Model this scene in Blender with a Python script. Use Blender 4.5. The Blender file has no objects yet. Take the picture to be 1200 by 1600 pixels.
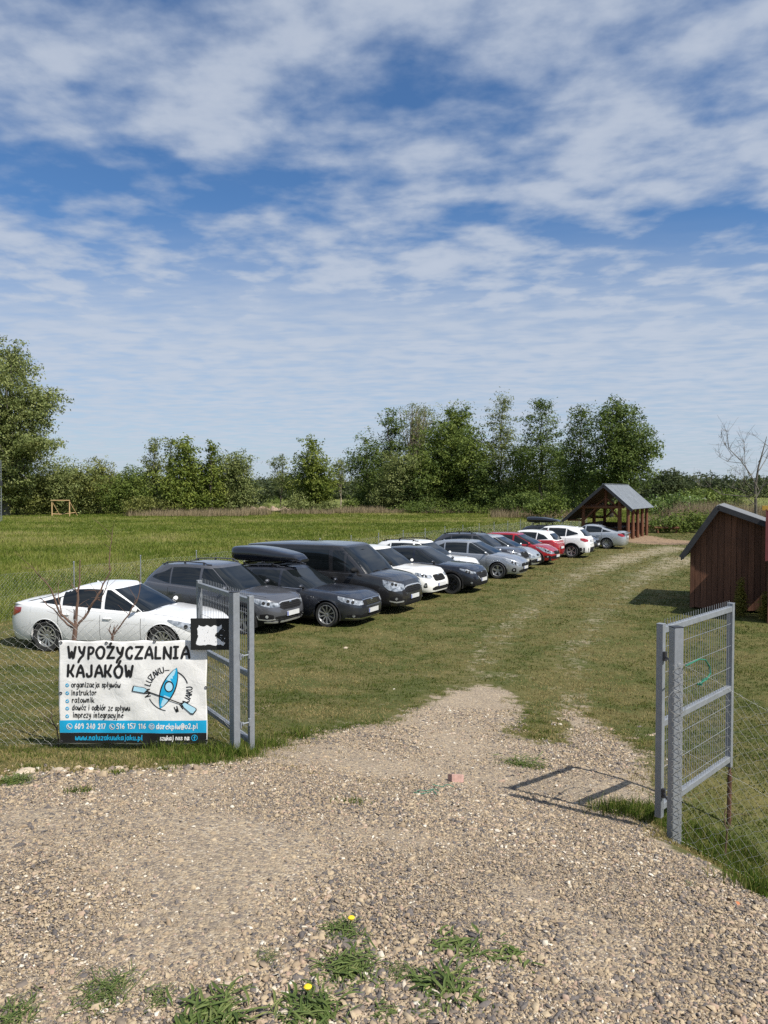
import bpy, bmesh, math, random
import numpy as np
from mathutils import Vector, Matrix
random.seed(7)
RNG = np.random.default_rng(11)
R = math.radians
sc = bpy.context.scene
COL = sc.collection

# ------------------------------------------------------------------ camera
FPX, CZ, PITCH = 1150.0, 3.45, math.atan(32/1150)
cam = bpy.data.cameras.new('camera')
cam.sensor_fit = 'VERTICAL'; cam.sensor_height = 36.0; cam.lens = FPX/1600*36
cam.clip_start = 0.05; cam.clip_end = 6000
camo = bpy.data.objects.new('camera', cam); COL.objects.link(camo)
camo.location = (0, 0, CZ); camo.rotation_euler = (math.pi/2-PITCH, 0, 0)
sc.camera = camo

def ray(px, py):
    a, b = (px-600)/FPX, (800-py)/FPX
    return a, math.cos(PITCH)+b*math.sin(PITCH), -math.sin(PITCH)+b*math.cos(PITCH)
def at_depth(px, py, y):
    """world point on the ray through a photo pixel at distance y along the view"""
    a, f, u = ray(px, py); k = y/f
    return Vector((a*k, y, CZ+u*k))
def at_height(px, py, z):
    a, f, u = ray(px, py); k = (z-CZ)/u
    return Vector((a*k, f*k, z))

# ------------------------------------------------------------------ terrain
_S = np.array([-30, 2.4, 3.2, 4, 5, 6, 7.05, 8, 9, 10, 12, 15, 18, 2000.])
_H = np.array([1.82, 1.78, 1.72, 1.62, 1.44, 1.2, .92, .74, .58, .45, .24, .06, 0, 0])
_SS = np.linspace(-30, 40, 2801)
_HH = np.interp(_SS, _S, _H)
_k = np.hanning(41); _k /= _k.sum()
_HH = np.convolve(np.pad(_HH, 20, mode='edge'), _k, mode='valid')
def terrain(x, y):
    x = np.asarray(x, float); y = np.asarray(y, float)
    t = x+1.43
    s = y + np.where(t > 0, .46*np.minimum(t, 9), .03*t)
    z = np.interp(s, _SS, _HH)
    near = np.clip((7.6-y)/2.2, 0, 1)*np.clip((y+1)/3, 0, 1)
    z = z - near*np.clip(x-1.9, 0, 3)**1.2*.42
    far = np.clip((y-70)/300, 0, 1)
    z = z + .02*np.sin(x*.9+1.3)*np.sin(y*.7)*np.clip((y-3)/8, 0, 1)
    return z
def ground_at(px, py):
    a, f, u = ray(px, py); k = .5
    for i in range(4000):
        if CZ+u*k < float(terrain(a*k, f*k)): break
        k += .02 if k < 20 else .1
    return Vector((a*k, f*k, float(terrain(a*k, f*k))))
def tz(x, y): return float(terrain(x, y))

# ------------------------------------------------------------------ mesh helpers
class MB:
    def __init__(s): s.v = []; s.f = []; s.m = []
    def add(s, vs, fs, mi=0):
        o = len(s.v); s.v += [tuple(p) for p in vs]
        s.f += [tuple(i+o for i in f) for f in fs]; s.m += [mi]*len(fs)
    def box(s, c, d, rot=None, mi=0):
        x, y, z = d[0]/2, d[1]/2, d[2]/2
        vs = [Vector(p) for p in ((-x,-y,-z),(x,-y,-z),(x,y,-z),(-x,y,-z),(-x,-y,z),(x,-y,z),(x,y,z),(-x,y,z))]
        if rot is not None: vs = [rot @ p for p in vs]
        c = Vector(c)
        s.add([p+c for p in vs], [(0,3,2,1),(4,5,6,7),(0,1,5,4),(1,2,6,5),(2,3,7,6),(3,0,4,7)], mi)
    def bar(s, a, b, w, h=None, up=(0,0,1), mi=0):
        a, b = Vector(a), Vector(b); h = h or w
        d = (b-a); L = d.length; d.normalize()
        u = Vector(up)
        if abs(d.dot(u)) > .98: u = Vector((1,0,0)) if abs(d.x) < .9 else Vector((0,1,0))
        r = d.cross(u).normalized(); u = r.cross(d).normalized()
        M = Matrix((d, r, u)).transposed()
        s.box((a+b)/2, (L, w, h), M, mi)
    def tube(s, pts, rad, n=8, mi=0, cap=True):
        pts = [Vector(p) for p in pts]
        if not hasattr(rad, '__len__'): rad = [rad]*len(pts)
        rings = []; prev = None
        for i, p in enumerate(pts):
            d = (pts[min(i+1, len(pts)-1)]-pts[max(i-1, 0)])
            if d.length < 1e-9: d = Vector((0,0,1))
            d.normalize()
            if prev is None:
                r = d.orthogonal().normalized()
            else:
                r = prev-d*prev.dot(d)
                r = r.normalized() if r.length > 1e-6 else d.orthogonal().normalized()
            prev = r; q = d.cross(r)
            rings.append([p+(r*math.cos(2*math.pi*k/n)+q*math.sin(2*math.pi*k/n))*rad[i] for k in range(n)])
        vs = [v for rg in rings for v in rg]; fs = []
        for i in range(len(pts)-1):
            for k in range(n):
                fs.append((i*n+k, i*n+(k+1)%n, (i+1)*n+(k+1)%n, (i+1)*n+k))
        if cap:
            fs.append(tuple(range(n-1, -1, -1))); fs.append(tuple((len(pts)-1)*n+k for k in range(n)))
        s.add(vs, fs, mi)
    def lathe(s, prof, n=24, M=None, mi=0):
        """prof: (radius, height) list about local z"""
        vs = []; fs = []
        for r, h in prof:
            for k in range(n):
                a = 2*math.pi*k/n; p = Vector((r*math.cos(a), r*math.sin(a), h))
                vs.append(M @ p if M is not None else p)
        for i in range(len(prof)-1):
            for k in range(n):
                fs.append((i*n+k, i*n+(k+1)%n, (i+1)*n+(k+1)%n, (i+1)*n+k))
        s.add(vs, fs, mi)
    def grid(s, rows, mi=0, flip=False):
        h, w = len(rows), len(rows[0])
        vs = [p for r in rows for p in r]; fs = []
        for i in range(h-1):
            for j in range(w-1):
                q = (i*w+j, i*w+j+1, (i+1)*w+j+1, (i+1)*w+j)
                fs.append(q[::-1] if flip else q)
        s.add(vs, fs, mi)
    def prism(s, poly, depth, M=None, mi=0):
        """poly in local xy, extruded along local z from 0 to depth"""
        n = len(poly)
        vs = [Vector((x, y, 0)) for x, y in poly]+[Vector((x, y, depth)) for x, y in poly]
        if M is not None: vs = [M @ p for p in vs]
        fs = [tuple(range(n-1, -1, -1)), tuple(range(n, 2*n))]
        fs += [(i, (i+1) % n, n+(i+1) % n, n+i) for i in range(n)]
        s.add(vs, fs, mi)
    def build(s, name, mats, parent=None, smooth=False, bevel=0, merge=False, sharp=None):
        me = bpy.data.meshes.new(name); me.from_pydata(s.v, [], s.f)
        if not isinstance(mats, (list, tuple)): mats = [mats]
        for m in mats: me.materials.append(m)
        if len(mats) > 1: me.polygons.foreach_set('material_index', s.m)
        bm = bmesh.new(); bm.from_mesh(me)
        if merge: bmesh.ops.remove_doubles(bm, verts=bm.verts, dist=merge if merge is not True else 1e-4)
        bmesh.ops.recalc_face_normals(bm, faces=bm.faces)
        if bevel:
            es = [e for e in bm.edges if len(e.link_faces) == 2 and e.calc_face_angle(0) > .6]
            bmesh.ops.bevel(bm, geom=es, offset=bevel, segments=2, affect='EDGES', profile=.5, clamp_overlap=True)
        bm.to_mesh(me); bm.free()
        if smooth:
            me.shade_smooth()
            me.set_sharp_from_angle(angle=R(sharp or 38))
        o = bpy.data.objects.new(name, me); COL.objects.link(o)
        if parent is not None: o.parent = parent
        return o

def np_mesh(name, V, F, mat, attrs=None, parent=None, smooth=False):
    """V (n,3), F (m,k) arrays -> mesh object; attrs: {name: per-vertex float array}"""
    me = bpy.data.meshes.new(name)
    V = np.ascontiguousarray(V, dtype=np.float32); F = np.ascontiguousarray(F, dtype=np.int32)
    me.vertices.add(len(V)); me.vertices.foreach_set('co', V.ravel())
    k = F.shape[1]
    me.loops.add(F.size); me.loops.foreach_set('vertex_index', F.ravel())
    me.polygons.add(len(F)); me.polygons.foreach_set('loop_start', np.arange(0, F.size, k, dtype=np.int32))
    if smooth: me.polygons.foreach_set('use_smooth', np.ones(len(F), dtype=bool))
    for an, arr in (attrs or {}).items():
        a = me.attributes.new(an, 'FLOAT', 'POINT'); a.data.foreach_set('value', np.ascontiguousarray(arr, dtype=np.float32))
    me.update(calc_edges=True); me.validate()
    me.materials.append(mat)
    o = bpy.data.objects.new(name, me); COL.objects.link(o)
    if parent is not None: o.parent = parent
    return o

def tag(o, label=None, cat=None, group=None, kind=None):
    if label: o['label'] = label
    if cat: o['category'] = cat
    if group: o['group'] = group
    if kind: o['kind'] = kind
    return o
def empty(name, loc, rz=0, label=None, cat=None, group=None):
    o = bpy.data.objects.new(name, None); COL.objects.link(o)
    o.empty_display_size = .2
    o.location = loc; o.rotation_euler = (0, 0, rz)
    return tag(o, label, cat, group)

# ------------------------------------------------------------------ materials
def newmat(name):
    m = bpy.data.materials.new(name); m.use_nodes = True
    nt = m.node_tree; nt.nodes.clear()
    out = nt.nodes.new('ShaderNodeOutputMaterial')
    return m, nt, out
def nd(nt, t, **kw):
    n = nt.nodes.new(t)
    for k, v in kw.items():
        if k == 'op': n.operation = v
        elif k in n.inputs.keys() and not hasattr(n, k): n.inputs[k].default_value = v
        else: setattr(n, k, v)
    return n
def val(nt, x):
    return x
def math_(nt, op, a, b=None, c=None, clamp=False):
    n = nt.nodes.new('ShaderNodeMath'); n.operation = op; n.use_clamp = clamp
    for i, q in enumerate((a, b, c)):
        if q is None: continue
        if isinstance(q, (int, float)): n.inputs[i].default_value = q
        else: nt.links.new(q, n.inputs[i])
    return n.outputs[0]
def noise(nt, vec, scale, detail=4, rough=.55, dist=0, dim='3D', w=0):
    n = nt.nodes.new('ShaderNodeTexNoise'); n.noise_dimensions = dim
    n.inputs['Scale'].default_value = scale; n.inputs['Detail'].default_value = detail
    n.inputs['Roughness'].default_value = rough; n.inputs['Distortion'].default_value = dist
    if dim == '4D': n.inputs['W'].default_value = w
    if vec is not None: nt.links.new(vec, n.inputs['Vector'])
    return n.outputs['Fac']
def ramp(nt, fac, stops, interp='LINEAR'):
    n = nt.nodes.new('ShaderNodeValToRGB'); n.color_ramp.interpolation = interp
    el = n.color_ramp.elements
    while len(el) < len(stops): el.new(.5)
    for e, (p, c) in zip(el, stops):
        e.position = p; e.color = (c[0], c[1], c[2], 1) if hasattr(c, '__len__') else (c, c, c, 1)
    nt.links.new(fac, n.inputs['Fac']); return n.outputs['Color']
def mixc(nt, fac, a, b, mode='MIX'):
    n = nt.nodes.new('ShaderNodeMix'); n.data_type = 'RGBA'; n.blend_type = mode
    for sock, q in ((n.inputs[0], fac), (n.inputs[6], a), (n.inputs[7], b)):
        if isinstance(q, (int, float)): sock.default_value = q
        elif isinstance(q, tuple): sock.default_value = (q[0], q[1], q[2], 1)
        else: nt.links.new(q, sock)
    return n.outputs[2]
def mapr(nt, v, a, b, c=0, d=1, smooth=True):
    n = nt.nodes.new('ShaderNodeMapRange'); n.interpolation_type = 'SMOOTHSTEP' if smooth else 'LINEAR'
    nt.links.new(v, n.inputs[0])
    for i, q in enumerate((a, b, c, d)): n.inputs[i+1].default_value = q
    return n.outputs[0]
def attr(nt, name):
    n = nt.nodes.new('ShaderNodeAttribute'); n.attribute_name = name; return n.outputs['Fac']
def objco(nt): return nt.nodes.new('ShaderNodeTexCoord').outputs['Object']
def geopos(nt): return nt.nodes.new('ShaderNodeNewGeometry').outputs['Position']
def princ(nt, out, col, rough=.5, metal=0, spec=.5, coat=0, bump=None, bdist=.01, bstr=1.0, **kw):
    p = nt.nodes.new('ShaderNodeBsdfPrincipled')
    for nm, q in (('Base Color', col), ('Roughness', rough), ('Metallic', metal)):
        if isinstance(q, tuple): p.inputs[nm].default_value = (q[0], q[1], q[2], 1)
        elif isinstance(q, (int, float)): p.inputs[nm].default_value = q
        else: nt.links.new(q, p.inputs[nm])
    p.inputs['Specular IOR Level'].default_value = spec
    p.inputs['Coat Weight'].default_value = coat; p.inputs['Coat Roughness'].default_value = kw.get('crough', .04)
    if bump is not None:
        b = nt.nodes.new('ShaderNodeBump'); b.inputs['Distance'].default_value = bdist; b.inputs['Strength'].default_value = bstr
        nt.links.new(bump, b.inputs['Height']); nt.links.new(b.outputs[0], p.inputs['Normal'])
    nt.links.new(p.outputs[0], out.inputs['Surface'])
    return p
MATS = {}
def simple(name, col, rough=.5, metal=0, spec=.5, coat=0, var=0.12, scale=6, bump=0, rvar=0):
    if name in MATS: return MATS[name]
    m, nt, out = newmat(name)
    co = objco(nt); f = noise(nt, co, scale, 5, .6)
    d = tuple(c*(1-var) for c in col); l = tuple(min(1, c*(1+var)) for c in col)
    c = ramp(nt, f, [(.3, d), (.7, l)])
    r = rough
    if rvar: r = mapr(nt, noise(nt, co, scale*1.7, 4), .3, .7, rough-rvar, rough+rvar)
    princ(nt, out, c, r, metal, spec, coat, bump=f if bump else None, bdist=bump)
    MATS[name] = m; return m
# ------------------------------------------------------------------ sky, sun
SUN_DIR = Vector((.76, -.65, 0)).normalized()     # horizontal direction towards the sun
SUN_EL = R(50)
w = bpy.data.worlds.new("World"); sc.world = w; w.use_nodes = True
nt = w.node_tree; nt.nodes.clear()
wo = nt.nodes.new('ShaderNodeOutputWorld'); bg = nt.nodes.new('ShaderNodeBackground')
sky = nt.nodes.new('ShaderNodeTexSky'); sky.sky_type = 'NISHITA'; sky.sun_disc = False
sky.sun_elevation = SUN_EL; sky.sun_rotation = math.atan2(SUN_DIR.x, SUN_DIR.y)
sky.altitude = 0; sky.air_density = 1.0; sky.dust_density = .6; sky.ozone_density = 1.6
bg.inputs['Strength'].default_value = .080
# a thin altocumulus sheet: noise on the plane the clouds lie in, so it foreshortens to the horizon by itself
tc = nt.nodes.new('ShaderNodeTexCoord'); sep = nt.nodes.new('ShaderNodeSeparateXYZ'); nt.links.new(tc.outputs['Generated'], sep.inputs[0])
dx, dy, dz = sep.outputs
zz = math_(nt, 'ADD', math_(nt, 'MAXIMUM', dz, 0), .035)
u = math_(nt, 'DIVIDE', dx, zz); v = math_(nt, 'DIVIDE', dy, zz)
cmb = nt.nodes.new('ShaderNodeCombineXYZ')
# rotate/stretch so that the rolls lie slightly slanted
nt.links.new(math_(nt, 'ADD', math_(nt, 'MULTIPLY', u, .95), math_(nt, 'MULTIPLY', v, -.10)), cmb.inputs[0])
nt.links.new(math_(nt, 'ADD', math_(nt, 'MULTIPLY', v, 1.0), math_(nt, 'MULTIPLY', u, .14)), cmb.inputs[1])
cv = cmb.outputs[0]
big = noise(nt, cv, 1.15, 3, .5, 0, '4D', 3.1)
mid = noise(nt, cv, 4.9, 5, .5, .12, '4D', 1.7)
fin = noise(nt, cv, 17, 4, .6, 0, '4D', .3)
rmp = nt.nodes.new('ShaderNodeMapping'); rmp.inputs['Scale'].default_value = (4.5, 9, 1); rmp.inputs['Rotation'].default_value = (0, 0, R(-9)); nt.links.new(cv, rmp.inputs[0]); rv = rmp.outputs[0]
el = math_(nt, 'DIVIDE', dz, math_(nt, 'MAXIMUM', dy, .05)); az = math_(nt, 'DIVIDE', dx, math_(nt, 'MAXIMUM', dy, .05))
def gauss(x, c, s):
    t = math_(nt, 'DIVIDE', math_(nt, 'SUBTRACT', x, c), s)
    return math_(nt, 'EXPONENT', math_(nt, 'MULTIPLY', math_(nt, 'MULTIPLY', t, t), -1.0))
band = math_(nt, 'ADD', el, math_(nt, 'MULTIPLY', az, .10))
gap1 = math_(nt, 'MULTIPLY', gauss(band, .385, .042), mapr(nt, az, .02, .26, 1, .25))
gap2 = math_(nt, 'MULTIPLY', gauss(el, .53, .075), gauss(az, .12, .13))
gap3 = math_(nt, 'MULTIPLY', gauss(el, .345, .035), gauss(az, .32, .30))
dens = math_(nt, 'ADD', math_(nt, 'MULTIPLY', big, .40), math_(nt, 'ADD', math_(nt, 'MULTIPLY', mid, .80), math_(nt, 'MULTIPLY', fin, .13)))
for g_, k_ in ((gap1, -.13), (gap2, -.13), (gap3, -.06)):
    dens = math_(nt, 'ADD', dens, math_(nt, 'MULTIPLY', g_, k_))
rip = noise(nt, rv, 1.0, 3, .5, .4, '4D', 5.2)
dens = math_(nt, 'ADD', dens, math_(nt, 'MULTIPLY', math_(nt, 'SUBTRACT', rip, .5), .16))
cl = mapr(nt, dens, .44, .78)
lowfade = mapr(nt, el, .02, .16, .55, 1.0)
cl = math_(nt, 'MULTIPLY', math_(nt, 'MULTIPLY', cl, .86), lowfade)
veil = math_(nt, 'MULTIPLY', math_(nt, 'MULTIPLY', mapr(nt, el, .20, .40, .90, .02), mapr(nt, math_(nt, 'ADD', math_(nt, 'MULTIPLY', mid, .5), math_(nt, 'MULTIPLY', rip, .5)), .30, .62, .66, 1.0)), 1.0)
cl = math_(nt, 'MAXIMUM', cl, veil)
cloudcol = mixc(nt, mapr(nt, dens, .58, .90), mixc(nt, mapr(nt, el, .20, .42), (5.5, 6.1, 7.05), (4.3, 5.05, 6.4)), (5.8, 6.35, 7.3))
tint = mixc(nt, 1.0, sky.outputs[0], (.60, .93, 1.24), 'MULTIPLY')
skyc = mixc(nt, cl, tint, cloudcol)
nt.links.new(skyc, bg.inputs['Color']); nt.links.new(bg.outputs[0], wo.inputs['Surface'])

sun = bpy.data.lights.new('sun', 'SUN'); sun.energy = 5.0; sun.angle = R(.53); sun.color = (1, .95, .87)
suno = bpy.data.objects.new('sun', sun); COL.objects.link(suno)
sd = Vector((SUN_DIR.x*math.cos(SUN_EL), SUN_DIR.y*math.cos(SUN_EL), math.sin(SUN_EL)))
suno.rotation_euler = sd.to_track_quat('Z', 'Y').to_euler(); suno.location = (30, -20, 40)
sc.view_settings.view_transform = 'Standard'; sc.view_settings.look = 'None'
sc.view_settings.exposure = .30; sc.view_settings.gamma = 1
sc.cycles.max_bounces = 6; sc.cycles.diffuse_bounces = 3; sc.cycles.glossy_bounces = 3; sc.cycles.transparent_max_bounces = 6
sc.cycles.use_denoising = False
# ------------------------------------------------------------------ where the gravel, tracks, meadow lie (world polygons)
def world_poly(pix):
    return [tuple(ground_at(*p)[:2]) for p in pix]
GRAVEL = [(-9, 7.35), (-6, 7.0)] + world_poly([(0,1214),(60,1205),(120,1206),(200,1203),(290,1196),(366,1188),(430,1172),(480,1152),(560,1139),(608,1131),(641,1115),
   (674,1094),(707,1078),(758,1070),(800,1082),(810,1112),(790,1146),(835,1161),(888,1162),(884,1124),(872,1113),(912,1103),(918,1122),(948,1143),
   (984,1162),(1006,1182),(1014,1210),(1018,1245),(1008,1278),(1046,1322),(1110,1352),(1180,1392)]) + [(3.2, 4.2), (9, 2.2), (9, -7), (-9, -7)]
BACK0, BACK1 = Vector((-13.2, 14.3)), Vector((18.5, 67))          # line of the wire fence behind the cars
BN = Vector((-(BACK1-BACK0).y, (BACK1-BACK0).x)).normalized()      # points to the meadow
def poly_sd(poly, X, Y):
    """signed distance (negative inside), vectorised"""
    P = np.array(poly); n = len(P)
    d = np.full(X.shape, 1e9); ins = np.zeros(X.shape, bool)
    for i in range(n):
        ax, ay = P[i]; bx, by = P[(i+1) % n]
        ex, ey = bx-ax, by-ay
        t = np.clip(((X-ax)*ex+(Y-ay)*ey)/(ex*ex+ey*ey+1e-12), 0, 1)
        d = np.minimum(d, np.hypot(X-ax-t*ex, Y-ay-t*ey))
        c = ((ay > Y) != (by > Y)) & (X < (bx-ax)*(Y-ay)/(by-ay+1e-12)+ax)
        ins ^= c
    return np.where(ins, -d, d)
def line_d(pts, X, Y):
    d = np.full(X.shape, 1e9)
    for (ax, ay), (bx, by) in zip(pts[:-1], pts[1:]):
        ex, ey = bx-ax, by-ay
        t = np.clip(((X-ax)*ex+(Y-ay)*ey)/(ex*ex+ey*ey+1e-12), 0, 1)
        d = np.minimum(d, np.hypot(X-ax-t*ex, Y-ay-t*ey))
    return d
TRACK_L = world_poly([(740,1090),(735,1050),(770,1005),(830,950),(905,900),(990,868),(1062,856)])
TRACK_R = world_poly([(900,1112),(885,1050),(905,1000),(945,950),(1000,905),(1075,872)])
SAND = world_poly([(620,1052),(700,1058),(720,1049),(830,1058)])
DIRT_C = ground_at(1030, 846)
# value noise in numpy for scatter decisions
_G = np.random.default_rng(5).random((64, 64))
def vnoise(x, y):
    xi = np.floor(x).astype(int); yi = np.floor(y).astype(int); fx = x-xi; fy = y-yi
    fx = fx*fx*(3-2*fx); fy = fy*fy*(3-2*fy)
    g = lambda i, j: _G[i % 64, j % 64]
    return (g(xi, yi)*(1-fx)+g(xi+1, yi)*fx)*(1-fy)+(g(xi, yi+1)*(1-fx)+g(xi+1, yi+1)*fx)*fy
def fbm(x, y, o=4):
    s = 0; a = .5
    for i in range(o):
        s = s+a*vnoise(x+17.3*i, y-9.1*i); x = x*2.03; y = y*2.03; a *= .5
    return s/(1-.5**o)
def masks(X, Y):
    gsd = poly_sd(GRAVEL, X, Y)
    gravel = np.clip(.5-gsd/np.where(Y > 6.9, .8, .34), 0, 1)                       # .5 on the edge
    dl = np.minimum(line_d(TRACK_L, X, Y), line_d(TRACK_R, X, Y))
    wid = .50+.045*np.maximum(Y-9, 0)
    worn = np.exp(-(dl/wid)**2)*np.clip((Y-5)/6, 0, 1)*(.47+.22*np.clip((Y-26)/12, 0, 1))
    worn = np.maximum(worn, .34*np.exp(-(gsd/1.2)**2))
    worn = np.maximum(worn, .42*np.exp(-(line_d(SAND, X, Y)/.5)**2))
    dirt = np.exp(-(((X-DIRT_C.x)/2.9)**2+((Y-DIRT_C.y)/3.4)**2)**1.5)*1.1
    dirt = np.maximum(dirt, np.exp(-(((X-18.5)/2.6)**2+((Y-56)/4.0)**2)**2))
    md = (X-BACK0.x)*BN.x+(Y-BACK0.y)*BN.y                   # > 0 beyond the back fence
    meadow = np.clip(.5+md/1.2, 0, 1)
    right = np.clip((X-(.44*Y+3.0))/3, 0, 1)*np.clip((Y-30)/20, 0, 1)
    return gravel, worn, np.clip(dirt, 0, 1), np.maximum(meadow, right*np.clip((Y-60)/6, 0, 1)), gsd

def spaced(a, b, f0, f1, step, grow, far0, far1):
    c = list(np.arange(f0, f1+1e-6, step)); s = step; x = f1
    while x < far1: s *= grow; x += s; c.append(min(x, far1))
    s = step; x = f0; lo = []
    while x > far0: s *= grow; x -= s; lo.append(max(x, far0))
    return np.array(lo[::-1]+c)
gx = spaced(0, 0, -5.2, 5.2, .075, 1.07, -1500, 1500)
gy = spaced(0, 0, 2.0, 13.0, .075, 1.045, -25, 1800)
GX, GY = np.meshgrid(gx, gy)
GZ = terrain(GX, GY)
GZ = GZ+.02*(fbm(GX*1.3, GY*1.3)-.5)*np.clip((13-GY)/4, 0, 1)
gr_, wo_, di_, me_, gs_ = masks(GX, GY)
# ------------------------------------------------------------------ ground material: gravel / mown dry grass / meadow / bare soil by place
m, nt, out = newmat('ground')
pos = geopos(nt)
n1 = noise(nt, pos, 1.1, 5, .6); n2 = noise(nt, pos, 6, 5, .65); n3 = noise(nt, pos, 40, 4, .7); n4 = noise(nt, pos, .25, 4, .55)
n5 = noise(nt, pos, .05, 4, .55)
def vor(scale, out_='Color'):
    v = nt.nodes.new('ShaderNodeTexVoronoi'); v.inputs['Scale'].default_value = scale
    wv = nt.nodes.new('ShaderNodeVectorMath'); wv.operation = 'ADD'
    sc_ = nt.nodes.new('ShaderNodeVectorMath'); sc_.operation = 'SCALE'; sc_.inputs['Scale'].default_value = .03
    nn = nt.nodes.new('ShaderNodeTexNoise'); nn.inputs['Scale'].default_value = 30; nt.links.new(pos, nn.inputs['Vector'])
    nt.links.new(nn.outputs['Color'], sc_.inputs[0]); nt.links.new(pos, wv.inputs[0]); nt.links.new(sc_.outputs[0], wv.inputs[1])
    nt.links.new(wv.outputs[0], v.inputs['Vector']); return v
v1 = vor(62)
sepc = nt.nodes.new('ShaderNodeSeparateColor'); nt.links.new(v1.outputs['Color'], sepc.inputs[0])
stone = ramp(nt, sepc.outputs[0], [(0, (.12,.11,.11)), (.22, (.24,.195,.155)), (.5, (.37,.285,.19)), (.8, (.46,.365,.24)), (1, (.56,.48,.37))])
gravc = mixc(nt, mapr(nt, n2, .3, .7, 0, .5), stone, (.31,.245,.175))
gravc = mixc(nt, mapr(nt, n1, .35, .7, 0, .35), gravc, (.23,.185,.135))
sand = ramp(nt, n3, [(.25, (.23,.19,.125)), (.75, (.38,.32,.22))])
grass = ramp(nt, n2, [(.25, (.050,.060,.015)), (.5, (.095,.092,.028)), (.75, (.155,.130,.052))])
grass = mixc(nt, mapr(nt, n3, .3, .7, 0, .55), grass, (.165,.140,.055))
grass = mixc(nt, mapr(nt, n1, .44, .60, 0, .75), grass, (.062,.078,.018))
mead = ramp(nt, n2, [(.25, (.088,.108,.020)), (.6, (.150,.168,.040)), (.85, (.205,.20,.066))])
mead = mixc(nt, mapr(nt, n4, .38, .66, 0, .65), mead, (.195,.175,.055))
mead = mixc(nt, mapr(nt, n5, .42, .62, 0, .4), mead, (.105,.130,.026))
base = mixc(nt, mapr(nt, math_(nt, 'ADD', attr(nt, 'meadow'), math_(nt, 'MULTIPLY', math_(nt, 'SUBTRACT', n2, .5), .6)), .4, .6), grass, mead)
wf = math_(nt, 'ADD', math_(nt, 'MULTIPLY', attr(nt, 'worn'), .75), math_(nt, 'ADD', math_(nt, 'MULTIPLY', n2, .75), math_(nt, 'MULTIPLY', n1, .62)))
base = mixc(nt, mapr(nt, wf, 1.0, 1.24, 0, .9), base, sand)
df = math_(nt, 'ADD', attr(nt, 'dirt'), math_(nt, 'MULTIPLY', math_(nt, 'SUBTRACT', n2, .5), 1.1))
base = mixc(nt, mapr(nt, df, .4, .62), base, ramp(nt, n2, [(.3, (.19,.125,.08)), (.75, (.34,.24,.15))]))
gf = math_(nt, 'ADD', attr(nt, 'gravel'), math_(nt, 'ADD', math_(nt, 'MULTIPLY', math_(nt, 'SUBTRACT', n2, .5), 1.2), math_(nt, 'MULTIPLY', math_(nt, 'SUBTRACT', n1, .5), .8)))
gmask = mapr(nt, gf, .36, .62)
colr = mixc(nt, gmask, base, gravc)
gravc = mixc(nt, mapr(nt, noise(nt, pos, 24, 4, .7), .50, .68, 0, .62), gravc, (.135,.112,.092))
gravc = mixc(nt, mapr(nt, noise(nt, pos, 31, 3, .7), .56, .72, 0, .6), gravc, (.52,.44,.32))
colr = mixc(nt, gmask, base, gravc)
hgt = math_(nt, 'ADD', math_(nt, 'MULTIPLY', math_(nt, 'SUBTRACT', 1.0, v1.outputs['Distance']), .6), n3)
princ(nt, out, colr, .95, 0, .2, bump=hgt, bdist=.012, bstr=1.0)
GROUND_MAT = m
h_, w_ = GX.shape
idx = np.arange(h_*w_).reshape(h_, w_)
F = np.stack([idx[:-1, :-1], idx[:-1, 1:], idx[1:, 1:], idx[1:, :-1]], -1).reshape(-1, 4)
g = np_mesh('ground', np.stack([GX, GY, GZ], -1).reshape(-1, 3), F, GROUND_MAT,
            dict(gravel=gr_.ravel(), worn=wo_.ravel(), dirt=di_.ravel(), meadow=me_.ravel()), smooth=True)
tag(g, 'gravel entrance sloping down to a mown grass car park and a wide green meadow', 'ground', kind='structure')

# ------------------------------------------------------------------ loose gravel stones lying on the entrance
def in_view(X, Y, margin=.6):
    return np.abs(X) < Y*(600/FPX)*1.06+margin
def scatter(n, y0, y1, p, margin=.7, rng=RNG):
    """points in the camera's wedge, density falling with distance**p"""
    u = rng.random(n); q = 2-p
    Y = (y0**q+u*(y1**q-y0**q))**(1/q) if abs(q) > 1e-6 else y0*(y1/y0)**u
    X = (rng.random(n)*2-1)*(Y*(600/FPX)*1.06+margin)
    return X, Y
m, nt, out = newmat('gravel_stone')
t = attr(nt, 'tint'); pos = geopos(nt)
c = ramp(nt, t, [(0, (.070,.066,.070)), (.15, (.115,.105,.105)), (.27, (.175,.142,.112)), (.42, (.275,.205,.135)), (.60, (.37,.287,.186)), (.80, (.46,.365,.24)), (.90, (.36,.245,.185)), (.955, (.58,.51,.40)), (1, (.70,.65,.55))])
c = mixc(nt, mapr(nt, noise(nt, pos, 160, 3), .3, .7, 0, .35), c, (.25,.20,.145))
princ(nt, out, c, .88, 0, .3)
STONE_MAT = m
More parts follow.
